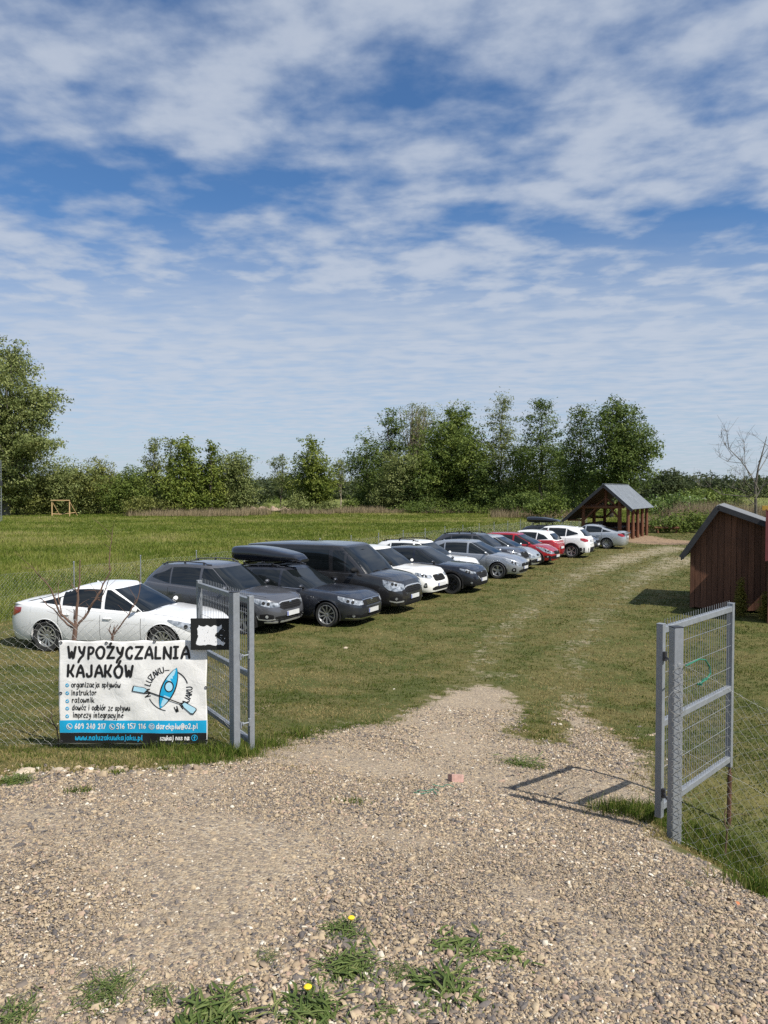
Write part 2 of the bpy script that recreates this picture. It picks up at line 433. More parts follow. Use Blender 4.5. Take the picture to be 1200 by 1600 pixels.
def stones(name, X, Y, size, mat, rng, sink=.25, tshift=0):
    n = len(X)
    base = np.array([[1,0,0],[.31,.95,0],[-.81,.59,0],[-.81,-.59,0],[.31,-.95,0],[.55,.4,.75],[-.25,.65,.7],[-.6,-.2,.8],[.3,-.55,.72],[.05,.02,-.5]])
    faces = np.array([[0,1,5],[1,6,5],[1,2,6],[2,7,6],[2,3,7],[3,8,7],[3,4,8],[4,0,8],[0,5,8],[5,6,7],[5,7,8],[0,4,9]])
    V = base[None]+rng.normal(0, .25, (n, 10, 3))
    V = V*(size[:, None, None]*np.stack([rng.uniform(.7,1.5,n), rng.uniform(.45,1.0,n), rng.uniform(.40,.9,n)], -1)[:, None, :])
    a = rng.random(n)*2*np.pi; ca, sa = np.cos(a)[:, None], np.sin(a)[:, None]
    tl = rng.normal(0, .45, n); ct, st = np.cos(tl)[:, None], np.sin(tl)[:, None]
    x, y, z = V[..., 0], V[..., 1], V[..., 2]
    y, z = y*ct-z*st, y*st+z*ct
    x, y = x*ca-y*sa, x*sa+y*ca
    V = np.stack([x+X[:, None], y+Y[:, None], z+(terrain(X, Y)+size*(.35-sink))[:, None]], -1)
    F = faces[None]+(np.arange(n)*10)[:, None, None]
    return np_mesh(name, V.reshape(-1, 3), F.reshape(-1, 3), mat, dict(tint=np.repeat(np.clip(rng.random(n)+tshift, 0, 1), 10)))
X, Y = scatter(330000, 2.15, 10.8, 1.75)
gr, wo, di, me, gsd = masks(X, Y)
keep = (gr+(1.1*(fbm(X*6, Y*6)-.5)+.8*(fbm(X*1.1, Y*1.1)-.5)) > .30+.45*RNG.random(len(X))*(gr < .95))
X, Y = X[keep], Y[keep]
coarse = fbm(X*.8+3, Y*.8)+.25*np.clip((X-1.2)/1.2, 0, 1)*np.clip((5-Y)/2, 0, 1)+.15*np.clip((3.6-Y), 0, 1)
size = np.exp(RNG.normal(np.log(.0045), .48, len(X)))*(.80+.45*np.clip((coarse-.35)*2, 0, 1.6))*(1+.15*np.maximum(Y-4, 0))
size = np.clip(size, .0026, .021)
dark = fbm(X*1.7+5, Y*1.7+2)*.6+fbm(X*7, Y*7)*.4
tsh = -.30*np.clip((dark-.52)*5, 0, 1)*RNG.random(len(X))
# pale rubble strip along the fence foot, left of the gate
rx_, ry_ = [], []
for i in range(260):
    q = ground_at(RNG.uniform(-30, 330)+40*RNG.random(), RNG.normal(1206, 4)); rx_.append(q.x); ry_.append(q.y)
rs_ = np.exp(RNG.normal(np.log(.014), .5, 260)); rs_ = np.clip(rs_, .006, .045)
X = np.concatenate([X, rx_]); Y = np.concatenate([Y, ry_]); size = np.concatenate([size, rs_]); tsh = np.concatenate([tsh, np.full(260, .06)])
gs = stones('gravel', X, Y, size, STONE_MAT, RNG, tshift=tsh)
tag(gs, 'loose crushed gravel covering the entrance', 'gravel', kind='stuff')

# ------------------------------------------------------------------ grass
def grass_mat(name, stops, transl=.25):
    m, nt, out = newmat(name)
    c = ramp(nt, attr(nt, 'tint'), stops)
    d = nt.nodes.new('ShaderNodeBsdfDiffuse'); tr = nt.nodes.new('ShaderNodeBsdfTranslucent'); mx = nt.nodes.new('ShaderNodeMixShader')
    nt.links.new(c, d.inputs[0]); nt.links.new(c, tr.inputs[0]); mx.inputs[0].default_value = transl
    nt.links.new(d.outputs[0], mx.inputs[1]); nt.links.new(tr.outputs[0], mx.inputs[2]); nt.links.new(mx.outputs[0], out.inputs[0])
    return m
MOWN = grass_mat('mown_grass', [(0, (.040,.066,.012)), (.35, (.078,.098,.020)), (.55, (.130,.124,.036)), (.75, (.215,.178,.072)), (1, (.33,.265,.125))])
MEADOW = grass_mat('meadow_grass', [(0, (.070,.105,.017)), (.4, (.140,.175,.033)), (.7, (.205,.215,.055)), (1, (.31,.28,.12))])
LUSH = grass_mat('lush_grass', [(0, (.036,.066,.011)), (.45, (.078,.118,.020)), (.75, (.145,.165,.040)), (1, (.26,.22,.09))])
def blades(name, X, Y, h, wd, tint, mat, rng, lean=.5, k=3, spread=.5, z=None):
    """each point becomes a tuft of k bent blades (2 quads-as-tris each)"""
    n = len(X); X = np.repeat(X, k); Y = np.repeat(Y, k); h = np.repeat(h, k)*rng.uniform(.55, 1.15, n*k); wd = np.repeat(wd, k)
    tint = np.clip(np.repeat(tint, k)+rng.normal(0, .10, n*k), 0, 1)
    N = n*k
    X = X+rng.normal(0, 1, N)*h*spread*.5; Y = Y+rng.normal(0, 1, N)*h*spread*.5
    Z = terrain(X, Y) if z is None else np.repeat(z, k)
    a = rng.random(N)*2*np.pi; l = np.abs(rng.normal(0, lean, N))
    dx, dy = np.cos(a), np.sin(a)
    fa = rng.random(N)*2*np.pi; wx, wy = np.cos(fa)*wd/2, np.sin(fa)*wd/2
    P = lambda t, lw: (X+dx*l*h*t*t, Y+dy*l*h*t*t, Z-.01+h*t*(1-.25*l*t))
    x0, y0, z0 = P(0, 0); x1, y1, z1 = P(.55, 0); x2, y2, z2 = P(1, 0)
    V = np.stack([np.stack([x0-wx, y0-wy, z0], -1), np.stack([x0+wx, y0+wy, z0], -1),
                  np.stack([x1+wx*.8, y1+wy*.8, z1], -1), np.stack([x1-wx*.8, y1-wy*.8, z1], -1), np.stack([x2, y2, z2], -1)], 1)
    F = np.array([[0,1,2],[0,2,3],[3,2,4]])[None]+(np.arange(N)*5)[:, None, None]
    return np_mesh(name, V.reshape(-1, 3), F.reshape(-1, 3), mat, dict(tint=np.repeat(tint, 5)))
# mown grass of the car park
X, Y = scatter(150000, 5.0, 75, 1.9, 1.0)
gr, wo, di, me, gsd = masks(X, Y)
nz = fbm(X*1.1, Y*1.1); nz2 = fbm(X*5, Y*5)
p = (1-np.clip((gr+1.1*(nz2-.5)+.8*(nz-.5)-.25)*2.4, 0, 1))*(1-np.clip((wo*.75+.75*nz2+.62*nz-.98)*4, 0, 1)*.9)*(1-np.clip(di*1.6-.3+nz2-.5, 0, 1))*(me < .5)
keep = RNG.random(len(X)) < p
X, Y, nz, nz2, wo = X[keep], Y[keep], nz[keep], nz2[keep], wo[keep]
green = np.clip((nz-.46)*4.2+(nz2-.5)*1.6+.22+.62*np.exp(-((X-.40*Y-.9)/(1.2+.05*Y))**2)-.25*wo, 0, 1)
tint = np.clip(.88-.72*green+RNG.normal(0, .13, len(X)), 0, 1)
h = RNG.uniform(.018, .042, len(X))*(1+.018*Y)*(.8+.6*nz2)
wd = .0035*(1+.17*Y)*RNG.uniform(.7, 1.3, len(X))
o = blades('grass', X, Y, h, wd, tint, MOWN, RNG, lean=.9, k=4, spread=2.2)
tag(o, 'short dry mown grass of the car park', 'grass', kind='stuff')
# tall meadow grass beyond the back fence
X, Y = scatter(110000, 13, 135, 1.55, 2.0)
gr, wo, di, me, gsd = masks(X, Y)
keep = (me > .45+.1*RNG.random(len(X))); X, Y = X[keep], Y[keep]
nz = fbm(X*.25, Y*.25); nz2 = fbm(X*.05+9, Y*.12)
md = (X-BACK0.x)*BN.x+(Y-BACK0.y)*BN.y
edge = np.exp(-(md/2.2)**2)
h_edge = 1
tint = np.clip(.42+1.5*(nz-.5)+1.2*(nz2-.5)+RNG.normal(0, .16, len(X))-.12*edge, 0, 1)
h = RNG.uniform(.10, .26, len(X))*(.7+.9*nz)*(1+1.0*edge)
wd = .007*(1+.07*Y)*RNG.uniform(.7, 1.3, len(X))
o = blades('meadow_grass', X, Y, h, wd, tint, MEADOW, RNG, lean=.55, k=4, spread=1.6)
tag(o, 'tall green meadow grass beyond the back fence', 'grass', kind='stuff')
# rank grass along the front fence, the gate posts and the gravel edge
xs, ys, hs = [], [], []
def rank(p, n, sx, sy, h0, h1):
    q = ground_at(*p)
    xs.extend(q.x+RNG.normal(0, sx, n)); ys.extend(q.y+RNG.normal(0, sy, n)); hs.extend(RNG.uniform(h0, h1, n))
for px_ in range(10, 360, 15): rank((px_, 1190+random.uniform(-8, 8)), 30 if px_ > 225 else random.choice((3, 8, 22)), .08, .10, .03, .14 if px_ > 225 else .08)
for px_ in range(250, 400, 14): rank((px_, 1172+random.uniform(-4, 6)), random.choice((20, 45, 60)), .06, .12, .05, .17)
for p_, n_ in (((372,1180),240),((395,1168),120),((430,1165),100),((470,1150),90),((1038,1288),170),((1020,1275),220),((1080,1326),120),((985,1272),170),((950,1268),90),
               ((1100,1340),220),((1140,1352),240),((1180,1378),240),((1196,1400),160),((1110,1312),160),((1160,1330),180)): rank(p_, n_, .07, .09, .04, .16)
for px_ in range(420, 640, 22): rank((px_, 1150-(px_-420)*.12), 35, .10, .08, .02, .07)
for p_ in ((650,1105),(690,1085),(720,1078),(830,1115),(850,1130),(860,1145),(840,1152),(820,1140),(815,1196),(800,1192),(840,1200),(1000,1170),(990,1160),(960,1146),(920,1118)): rank(p_, 46, .10, .07, .02, .065)
for p_ in ((20,1222),(120,1238),(0,1226),(185,1208),(262,1204),(50,1200),(555,1255)): rank(p_, 40, .05, .05, .02, .07)
X, Y, h = np.array(xs), np.array(ys), np.array(hs)
o = blades('edge_grass', X, Y, h, np.full(len(X), .0058), np.clip(RNG.normal(.5, .25, len(X)), 0, 1), LUSH, RNG, lean=.6, k=4, spread=.8)
tag(o, 'lush green grass along the gravel edge and under the front fence', 'grass', kind='stuff')
# ------------------------------------------------------------------ trees and bushes
def leaf_mat(name, stops, transl=.3, rough=.6):
    m, nt, out = newmat(name)
    t = math_(nt, 'ADD', math_(nt, 'MULTIPLY', attr(nt, 'tint'), .7), math_(nt, 'MULTIPLY', noise(nt, objco(nt), .55, 3), .3))
    c = ramp(nt, t, stops)
    p = nt.nodes.new('ShaderNodeBsdfPrincipled'); nt.links.new(c, p.inputs['Base Color']); p.inputs['Roughness'].default_value = rough; p.inputs['Specular IOR Level'].default_value = .25
    tr = nt.nodes.new('ShaderNodeBsdfTranslucent'); nt.links.new(c, tr.inputs[0]); mx = nt.nodes.new('ShaderNodeMixShader'); mx.inputs[0].default_value = transl
    nt.links.new(p.outputs[0], mx.inputs[1]); nt.links.new(tr.outputs[0], mx.inputs[2]); nt.links.new(mx.outputs[0], out.inputs[0])
    return m
LEAF = {
 'willow': leaf_mat('willow_leaf', [(.2, (0.098,0.127,0.036)), (.5, (0.179,0.212,0.066)), (.8, (0.296,0.313,0.115))]),
 'dark': leaf_mat('alder_leaf', [(.2, (0.047,0.077,0.017)), (.5, (0.090,0.132,0.027)), (.8, (0.161,0.203,0.041))]),
 'mid': leaf_mat('broad_leaf', [(.2, (0.064,0.102,0.019)), (.5, (0.122,0.166,0.031)), (.8, (0.206,0.246,0.051))]),
 'bright': leaf_mat('young_leaf', [(.2, (0.077,0.111,0.018)), (.5, (0.143,0.185,0.029)), (.8, (0.240,0.263,0.053))]),
 'olive': leaf_mat('olive_leaf', [(.2, (0.090,0.105,0.024)), (.5, (0.161,0.178,0.044)), (.8, (0.269,0.271,0.073))]),
 'birch': leaf_mat('birch_leaf', [(.2, (0.083,0.108,0.031)), (.5, (0.153,0.182,0.055)), (.8, (0.261,0.279,0.097))]),
 'far': leaf_mat('far_leaf', [(.2, (0.040,0.058,0.023)), (.5, (0.061,0.080,0.030)), (.8, (0.094,0.112,0.041))]),
 'thuja': leaf_mat('thuja_leaf', [(.2, (0.107,0.116,0.019)), (.5, (0.214,0.194,0.034)), (.8, (0.375,0.279,0.060))]),
 'elder': leaf_mat('elder_leaf', [(.2, (0.078,0.132,0.031)), (.55, (0.155,0.225,0.054)), (.74, (0.248,0.310,0.093)), (.80, (0.600,0.600,0.589)), (1, (0.600,0.600,0.600))]),
}
BARK = simple('bark', (.075,.060,.045), .9, var=.35, scale=3, bump=.02)
PALEBARK = simple('pale_bark', (.30,.25,.18), .85, var=.3, scale=3, bump=.01)
TWIG = simple('twig_bark', (.120,.072,.050), .85, var=.3, scale=8)
def crown_np(blobs, nclump, per, leaf, spread, rng, shell=.55, flat=.75):
    """blobs: (centre, radii) -> leaf quads gathered in clumps spread through the blobs' volume"""
    vol = np.array([r[0]*r[1]*r[2] for c, r in blobs])**.75; vol /= vol.sum()
    bi = rng.choice(len(blobs), nclump, p=vol)
    C = np.array([b[0] for b in blobs])[bi]; Rr = np.array([b[1] for b in blobs])[bi]
    d = rng.normal(0, 1, (nclump, 3)); d /= np.linalg.norm(d, axis=1)[:, None]
    rad = rng.random(nclump)**shell
    rad *= 1+.16*rng.normal(0, 1, nclump)*(rad > .7)
    P = C+d*Rr*rad[:, None]
    csz = rng.uniform(.55, 1.35, nclump)*spread
    n = nclump*per
    Q = np.repeat(P, per, 0)+rng.normal(0, 1, (n, 3))*np.repeat(csz, per)[:, None]*np.array([.6, .6, .42])
    nrm = rng.normal(0, 1, (n, 3))+np.array([0, 0, .8])+np.repeat(d, per, 0)*.7
    nrm /= np.linalg.norm(nrm, axis=1)[:, None]
    a = np.cross(nrm, rng.normal(0, 1, (n, 3))); a /= np.linalg.norm(a, axis=1)[:, None]; b = np.cross(nrm, a)
    s = leaf*rng.uniform(.55, 1.3, n)[:, None]
    a = a*s; b = b*s*flat
    V = np.stack([Q-a, Q-b*.6, Q+a, Q+b*.6], 1).reshape(-1, 3)
    F = np.arange(n*4).reshape(-1, 4)
    tint = np.clip(np.repeat(rng.normal(.5, .16, nclump), per)+rng.normal(0, .12, n), 0, 1)
    return V, F, np.repeat(tint, 4), P
def limb(mb, a, b, r0, r1, rng, wob=.06, n=6, sides=6):
    a, b = Vector(a), Vector(b); L = (b-a).length; pts = []; rr = []
    for i in range(n+1):
        t = i/n; p = a.lerp(b, t)
        if 0 < i < n: p += Vector(rng.normal(0, wob*L*.5, 3))*(1-abs(2*t-1)*.5)
        pts.append(p); rr.append(r0+(r1-r0)*t)
    mb.tube(pts, rr, sides); return pts
def tree(name, label, cat, dist, blobs, kind, base=None, trunk=None, density=1.0, leaf=.24, group=None, seed=1, depth=None,
         bark=None, ntrunk=1, limbs=14, lean=0, shell=.5, spread=.75, root=True, per=26):
    """blobs: (px, py, rx, ry) as seen in the photo, set at their own distance; each is a real ellipsoid in the crown"""
    rng = np.random.default_rng(seed); k = dist/FPX
    ws = [(at_depth(px, py, dist), rx*k*1.25, ry*k*1.13) for px, py, rx, ry in blobs]
    bx = base if base is not None else sum(b[0] for b in blobs)/len(blobs)
    gx_ = at_depth(bx, 800, dist).x; root_p = Vector((gx_, dist, tz(gx_, dist)))
    e = empty(name, root_p, 0, label, cat, group)
    bl = []
    wmax = max(r for _, r, _ in ws)
    for c, rx, ry in ws:
        dp = rng.normal(0, .25*wmax)
        bl.append((np.array([c.x-root_p.x, dp, c.z-root_p.z]), np.array([rx, rx*.9 if depth is None else depth, ry])))
    area = sum(r[0]*r[2] for _, r in bl)
    nclump = max(30, int(density**1.3*area*13/(leaf/.24)**1.4))
    V, F, T, P = crown_np(bl, nclump, per, leaf, spread*min(1, .35+wmax*.2), rng, shell)
    V[:, 2] = np.maximum(V[:, 2], .02)
    np_mesh('crown', V, F, LEAF[kind], dict(tint=T), parent=e)
    top = max(b[0][2]+b[1][2]*.6 for b in bl); h = top
    tr = trunk if trunk else max(.08, h*.016)
    mb = MB()
    for q in range(ntrunk):
        off = Vector(((q-(ntrunk-1)/2)*tr*3, rng.normal(0, tr), 0))
        tgt = max(bl, key=lambda b: b[0][2])[0] if q == 0 else bl[int(rng.integers(len(bl)))][0]
        pts = limb(mb, off+Vector((0, 0, -.1)), Vector(tgt)*.96, tr, tr*.25, rng, .025, 8, 8)
        sel = rng.choice(len(P), min(len(P), limbs))
        for i in sel:
            t = rng.uniform(.3, .9); s_ = pts[int(t*8)]; d_ = Vector(P[i])
            if d_.z > s_.z-.3*h: limb(mb, s_, d_, tr*(.45-.3*t), tr*.06, rng, .07, 4, 5)
    mb.build('trunk', bark or BARK, e, smooth=True)
    return e
def bush(name, label, cat, dist, blobs, kind, **kw):
    kw.setdefault('limbs', 8); kw.setdefault('trunk', .06); kw.setdefault('ntrunk', 3); kw.setdefault('leaf', .17)
    return tree(name, label, cat, dist, blobs, kind, **kw)

# ---- left meadow edge
tree('willow_tree', 'tallest grey-green willow with a wide crown, cut by the picture edge beside the meadow', 'tree', 105,
     [(-5,562,34,36),(12,590,36,30),(48,622,40,30),(62,655,26,24),(20,650,42,34),(30,690,30,22),(72,694,30,13),(88,696,14,9),(-50,650,70,90),(0,700,34,30),(-20,740,50,30),(20,725,40,26),(45,705,26,18),(10,755,44,24)],
     'willow', base=-6, trunk=.55, density=.85, leaf=.21, seed=3, ntrunk=3, limbs=26, bark=simple('willow_bark', (.16,.145,.12), .9, var=.3, scale=3))
bush('willow_bush', 'bright green bush under the tall willow by the wooden goal', 'bush', 108, [(30,775,42,26),(-20,770,40,30),(62,782,20,18)], 'olive', seed=4)
bush('willow_bush', 'wide grey-green willow bush rising behind the wooden goal', 'bush', 112, [(100,752,46,32),(75,770,34,30),(130,775,30,24),(95,785,50,16)], 'willow', seed=5)
bush('shrub', 'narrow yellowish shrub with spiky top between willow bush and low green shrub', 'bush', 113, [(152,738,14,20),(160,765,26,32),(146,765,20,28)], 'olive', seed=6)
bush('shrub', 'low bright green shrub with two pointed shoots left of the tall pale poplars', 'bush', 111, [(190,770,30,28),(208,752,18,26),(218,778,22,22)], 'mid', seed=7)
tree('poplar_tree', 'slender pale poplar with an upright loose crown, left of the bright green maple', 'tree', 114, [(244,700,9,16),(242,735,15,26),(240,770,18,28)], 'birch', density=.8, seed=8, leaf=.18)
tree('poplar_tree', 'thin pale poplar tip with sparse leaves just behind the bright green maple', 'tree', 118, [(267,695,7,12),(266,725,11,26),(266,765,13,28)], 'birch', density=.7, seed=9, leaf=.18)
tree('maple_tree', 'broad bright green maple in the middle of the shrub row', 'tree', 110, [(292,700,15,16),(290,732,27,30),(285,768,34,30),(312,755,22,34),(300,785,34,14)], 'bright', seed=10, leaf=.22, limbs=18)
tree('maple_tree', 'spire-shaped bright green young tree beside the grey round willow', 'tree', 109, [(331,706,7,14),(332,738,13,26),(330,772,18,28)], 'bright', seed=11, leaf=.2)
tree('willow_tree', 'round grey-green willow ending the shrub row, close to the open field', 'tree', 112, [(365,730,26,24),(372,760,24,26),(355,762,22,32),(360,788,24,14)], 'willow', seed=12, leaf=.18, trunk=.18)
bush('bush', 'low dull bush at the foot of the bright green maple', 'bush', 106, [(255,790,22,12),(225,790,20,12)], 'olive', seed=13)
# ---- middle
tree('dying_tree', 'half bare grey tree with spiky twigs behind the lone bright tree', 'tree', 165, [(430,728,11,14),(443,722,8,12),(440,750,14,16)], 'birch', density=.5, seed=14, limbs=30, leaf=.2)
tree('maple_tree', 'lone bright green pyramid-shaped tree standing at the far edge of the meadow', 'tree', 122, [(486,697,12,12),(488,722,24,22),(485,752,32,28),(500,758,20,26),(484,780,30,14)], 'bright', seed=15, leaf=.22, limbs=20)
bush('bush', 'grey-green bush at the foot of the lone bright tree', 'bush', 118, [(468,790,20,14),(515,792,16,10)], 'willow', seed=16)
tree('birch_tree', 'small sparse tree with a pale white trunk before the dark far wood', 'tree', 150, [(530,728,12,13),(536,745,9,12),(527,745,8,10)], 'birch', density=.55, bark=PALEBARK, seed=17, leaf=.18, trunk=.16, base=533)
bush('bush', 'small round dark bush on the meadow edge between lone tree and alders', 'bush', 125, [(548,790,14,10)], 'mid', seed=18)
tree('alder_tree', 'airy dark alder with a pointed top, leftmost of the tall group', 'tree', 128, [(572,690,13,15),(574,712,26,16),(560,728,26,16),(580,748,24,20),(572,775,22,18)], 'dark', density=.62, seed=19, base=578, leaf=.2, trunk=.16)
tree('poplar_tree', 'dark leafy top leaning beside the half bare tan willow', 'tree', 133, [(608,656,13,15),(618,672,14,16),(612,700,22,22),(606,735,22,26)], 'dark', density=.7, seed=20, base=615, leaf=.2)
tree('dying_willow', 'half bare tall willow with tan limbs fanning out at its top', 'tree', 136, [(645,645,18,20),(668,650,20,22),(652,668,28,22),(648,705,30,22)], 'birch', density=.30, seed=21, bark=PALEBARK, limbs=70, trunk=.30, ntrunk=3, base=642, leaf=.16)
tree('willow_tree', 'round grey willow low in front of the tan half bare tree', 'tree', 124, [(632,735,30,26),(620,765,26,24),(650,775,20,20),(600,780,24,14)], 'willow', seed=22, leaf=.19, base=628)
tree('broad_tree', 'massive dark green broadleaf tree filling the middle of the tall group', 'tree', 126, [(715,652,22,20),(705,680,40,26),(690,715,44,30),(728,712,34,32),(705,752,46,32),(668,745,26,28),(735,762,26,26),(700,784,50,16)], 'mid', seed=23, base=702, trunk=.35, leaf=.22, limbs=20, density=1.1)
tree('broad_tree', 'smaller dark tree with a leaning black trunk under the massive broadleaf', 'tree', 121, [(655,760,24,20),(672,785,22,14)], 'dark', seed=24, base=697-30, leaf=.2)
tree('birch_tree', 'tall slim birch with drooping pale twigs, left of the column alder', 'tree', 123, [(786,628,12,13),(782,655,19,20),(784,688,22,22),(780,722,27,24),(784,755,24,24)], 'birch', density=.62, seed=25, base=779, leaf=.17, limbs=22, trunk=.2)
tree('alder_tree', 'dark low alder standing between the massive broadleaf and the birch', 'tree', 120, [(752,740,18,34),(760,775,24,22)], 'dark', seed=26, base=755, leaf=.2)
tree('alder_tree', 'column-shaped airy alder with visible straight trunk behind the shelter', 'tree', 112, [(847,633,13,13),(850,655,25,17),(848,682,28,19),(845,712,30,20),(850,745,26,20)], 'dark', density=.66, seed=27, base=846, leaf=.18, trunk=.2, limbs=24)
tree('alder_tree', 'alder with a narrow loose crown left of the biggest alder', 'tree', 104, [(908,648,16,14),(905,675,22,22),(898,708,26,24),(905,745,28,26)], 'dark', density=.8, seed=28, base=895, leaf=.18, trunk=.2)
tree('alder_tree', 'biggest dense alder rising straight behind the shelter roof', 'tree', 98, [(963,632,17,13),(962,652,32,18),(972,678,42,22),(985,700,38,22),(965,712,42,26),(990,735,30,22),(955,750,44,28)], 'dark', density=1.0, seed=29, base=955, trunk=.3, leaf=.19, limbs=24)
bush('elder_bush', 'leafy light green bush under the alders left of the shelter', 'bush', 92, [(862,790,22,16),(838,796,16,10)], 'mid', seed=30)
bush('elder_bush', 'dark undergrowth bush below the column alder', 'bush', 100, [(820,785,26,18),(795,790,22,14),(880,785,20,16)], 'dark', seed=31)
bush('bush', 'low dark bush beneath the massive broadleaf tree', 'bush', 115, [(650,794,24,10),(722,794,26,10)], 'dark', seed=32)
tree('alder_tree', 'young bushy alder filling the gap between birch and column alder', 'tree', 119, [(815,715,20,26),(818,745,28,28),(812,775,28,22)], 'mid', density=.8, seed=127, leaf=.19, base=814)
tree('alder_tree', 'dark bushy alder behind the narrow loose crowned alder', 'tree', 118, [(872,720,18,26),(876,752,26,28),(930,755,26,30),(905,780,34,16)], 'dark', density=.8, seed=128, leaf=.19, base=880)
tree('alder_tree', 'dark filler tree between airy alder and grey willow in the tall group', 'tree', 138, [(598,742,26,36),(585,775,30,22),(640,770,30,26)], 'dark', density=.8, seed=129, leaf=.22, base=600)
# ---- right
tree('oak_tree', 'dark round-topped oak cluster between the biggest alder and the far forest', 'tree', 170, [(1045,750,24,17),(1028,765,22,16),(1062,766,18,14)], 'far', seed=33, leaf=.3, base=1045)
bush('elder_bush', 'elder bush with pale cream blossom beside the shelter roof', 'bush', 74, [(1045,786,22,12),(1072,784,20,13),(1028,792,14,10)], 'elder', seed=34, leaf=.14)
bush('bush', 'green thicket behind the blossoming elder', 'bush', 84, [(1095,778,30,12),(1125,778,24,10),(1150,784,20,10)], 'mid', seed=35)
bush('bush', 'bright green rank bush in front of the tan reeds', 'bush', 62, [(1050,817,24,12),(1080,814,22,14),(1030,822,16,8),(1105,816,18,14)], 'mid', seed=36, leaf=.13)
# bare tree behind the brown shed
e = empty('bare_tree', (at_depth(1182, 800, 46).x, 46, 0), 0, 'nearly leafless tree with dark forked limbs behind the brown shed', 'tree')
mb = MB(); rg = np.random.default_rng(40)
def rel(px, py, d=46): p = at_depth(px, py, d); return Vector((p.x-e.location.x, p.y-46, p.z))
main = [rel(1182,832),rel(1181,795),rel(1180,762),rel(1185,730),rel(1192,705),rel(1198,682)]
mb.tube(main, [.11,.095,.08,.055,.035,.015], 7)
tips = []
for pl, r0 in (([(1180,765),(1170,745),(1155,720),(1142,700),(1132,676)], .07), ([(1172,748),(1165,725),(1164,705),(1167,690)], .04), ([(1181,780),(1195,760),(1212,740),(1225,715)], .07),
               ([(1188,722),(1187,700),(1186,680)], .035), ([(1158,724),(1140,718),(1126,714)], .03), ([(1181,790),(1160,776),(1130,770),(1105,762),(1090,758)], .05), ([(1180,775),(1160,765),(1140,762)], .035),
               ([(1150,712),(1136,695),(1128,682)], .025), ([(1185,735),(1205,715),(1215,695)], .045), ([(1178,770),(1168,752),(1150,742)], .035), ([(1182,785),(1172,790),(1155,792)], .03)):
    pts = [rel(x, y)+Vector((0, rg.normal(0, .35), 0)) for x, y in pl]
    pts = [pts[0]]+[p+Vector(rg.normal(0, .05, 3)) for p in pts[1:]]
    mb.tube(pts, [r0*.62*(1-i/len(pts)*.85) for i in range(len(pts))], 5)
    tips += pts[1:]
for p in tips:
    for q in range(5):
        d = Vector((rg.normal(0, .5), rg.normal(0, .5), abs(rg.normal(.5, .5)))); mb.tube([p, p+d*.45+Vector(rg.normal(0, .06, 3)), p+d*.9], [.010, .007, .004], 4)
        mb.tube([p+d*.45, p+d*.45+Vector(rg.normal(0, .3, 3))], [.009, .004], 3)
mb.build('trunk', simple('grey_bark', (.12,.105,.085), .9, var=.3, scale=3), e, smooth=True)
V, F, T, P = crown_np([(np.array(rel(1170,775)), np.array([1.5,1.2,.7])), (np.array(rel(1145,735)), np.array([.7,.7,.5])), (np.array(rel(1160,755)), np.array([1.0,.9,.7])), (np.array(rel(1205,770)), np.array([1.2,1,.9]))], 130, 7, .05, .35, rg, .7)
np_mesh('crown', V, F, LEAF['birch'], dict(tint=T), parent=e)
# thujas in front of the sheds
for i, (px, py, top, rx, lb) in enumerate(((1119,948,905,6,'slim young thuja, farthest left of the three by the brown shed wall'), (1157,963,899,10,'middle and fullest yellow-green thuja before the brown shed'), (1196,968,922,12,'thuja cut by the picture edge below the maroon roof'))):
    q = at_height(px, py, 0); k = q.y/FPX; H = (py-top)*k; r = rx*k
    e = empty('thuja_shrub', (q.x, q.y, tz(q.x, q.y)), 0, lb, 'shrub', 'young thujas along the shed')
    rg = np.random.default_rng(50+i)
    bl = [(np.array([0,0,H*t]), np.array([r*w_, r*w_, H*.17])) for t, w_ in ((.16,.75),(.33,.95),(.5,.85),(.66,.65),(.82,.42))]
    V, F, T, P = crown_np(bl, 420, 9, .028, .05, rg, .45, .5)
    np_mesh('crown', V, F, LEAF['thuja'], dict(tint=T), parent=e)
    mb = MB(); mb.tube([(0,0,-.05),(0,0,H*.5),(0,0,H*.9)], [.02,.014,.005], 6); mb.build('trunk', BARK, e)
# distant forest: reads as one mass
rg = np.random.default_rng(60); Vs, Fs, Ts = [], [], []; off = 0
def mass(px0, px1, d, topy, n, rad, jitter=8):
    global off
    for i in range(n):
        px = px0+(px1-px0)*(i+rg.random())/n; dd = d*rg.uniform(.92, 1.15)
        ty = topy(px)+abs(rg.normal(0, jitter*.4)); c = at_depth(px, ty, dd); h = c.z
        rr = rad*rg.uniform(.7, 1.3)
        bl = [(np.array([c.x, dd, h-rr*.9]), np.array([rr, rr, rr])), (np.array([c.x, dd, (h-rr)*.5]), np.array([rr*1.15, rr, h*.45]))]
        V, F, T, P = crown_np(bl, 46, 7, .75*rad/4, rad*.33, rg, .35)
        V[:, 2] = np.maximum(V[:, 2], 0)
        Vs.append(V); Fs.append(F+off); Ts.append(np.clip(T+rg.normal(0, .12), 0, 1)); off += len(V)
mass(1010, 1330, 420, lambda p: 743+2*math.sin(p*.05), 95, 5.0)
mass(370, 760, 330, lambda p: 746+2*math.sin(p*.04), 110, 4.0)
mass(-150, 400, 170, lambda p: 744-4*math.sin(p*.013), 110, 2.8)
mass(740, 1040, 230, lambda p: 748, 80, 3.2)
mass(-150, 1350, 520, lambda p: 750, 210, 5.0)
o = np_mesh('forest', np.concatenate(Vs), np.concatenate(Fs), LEAF['far'], dict(tint=np.concatenate(Ts)))
tag(o, 'dark distant forest along the horizon', 'forest', kind='stuff')
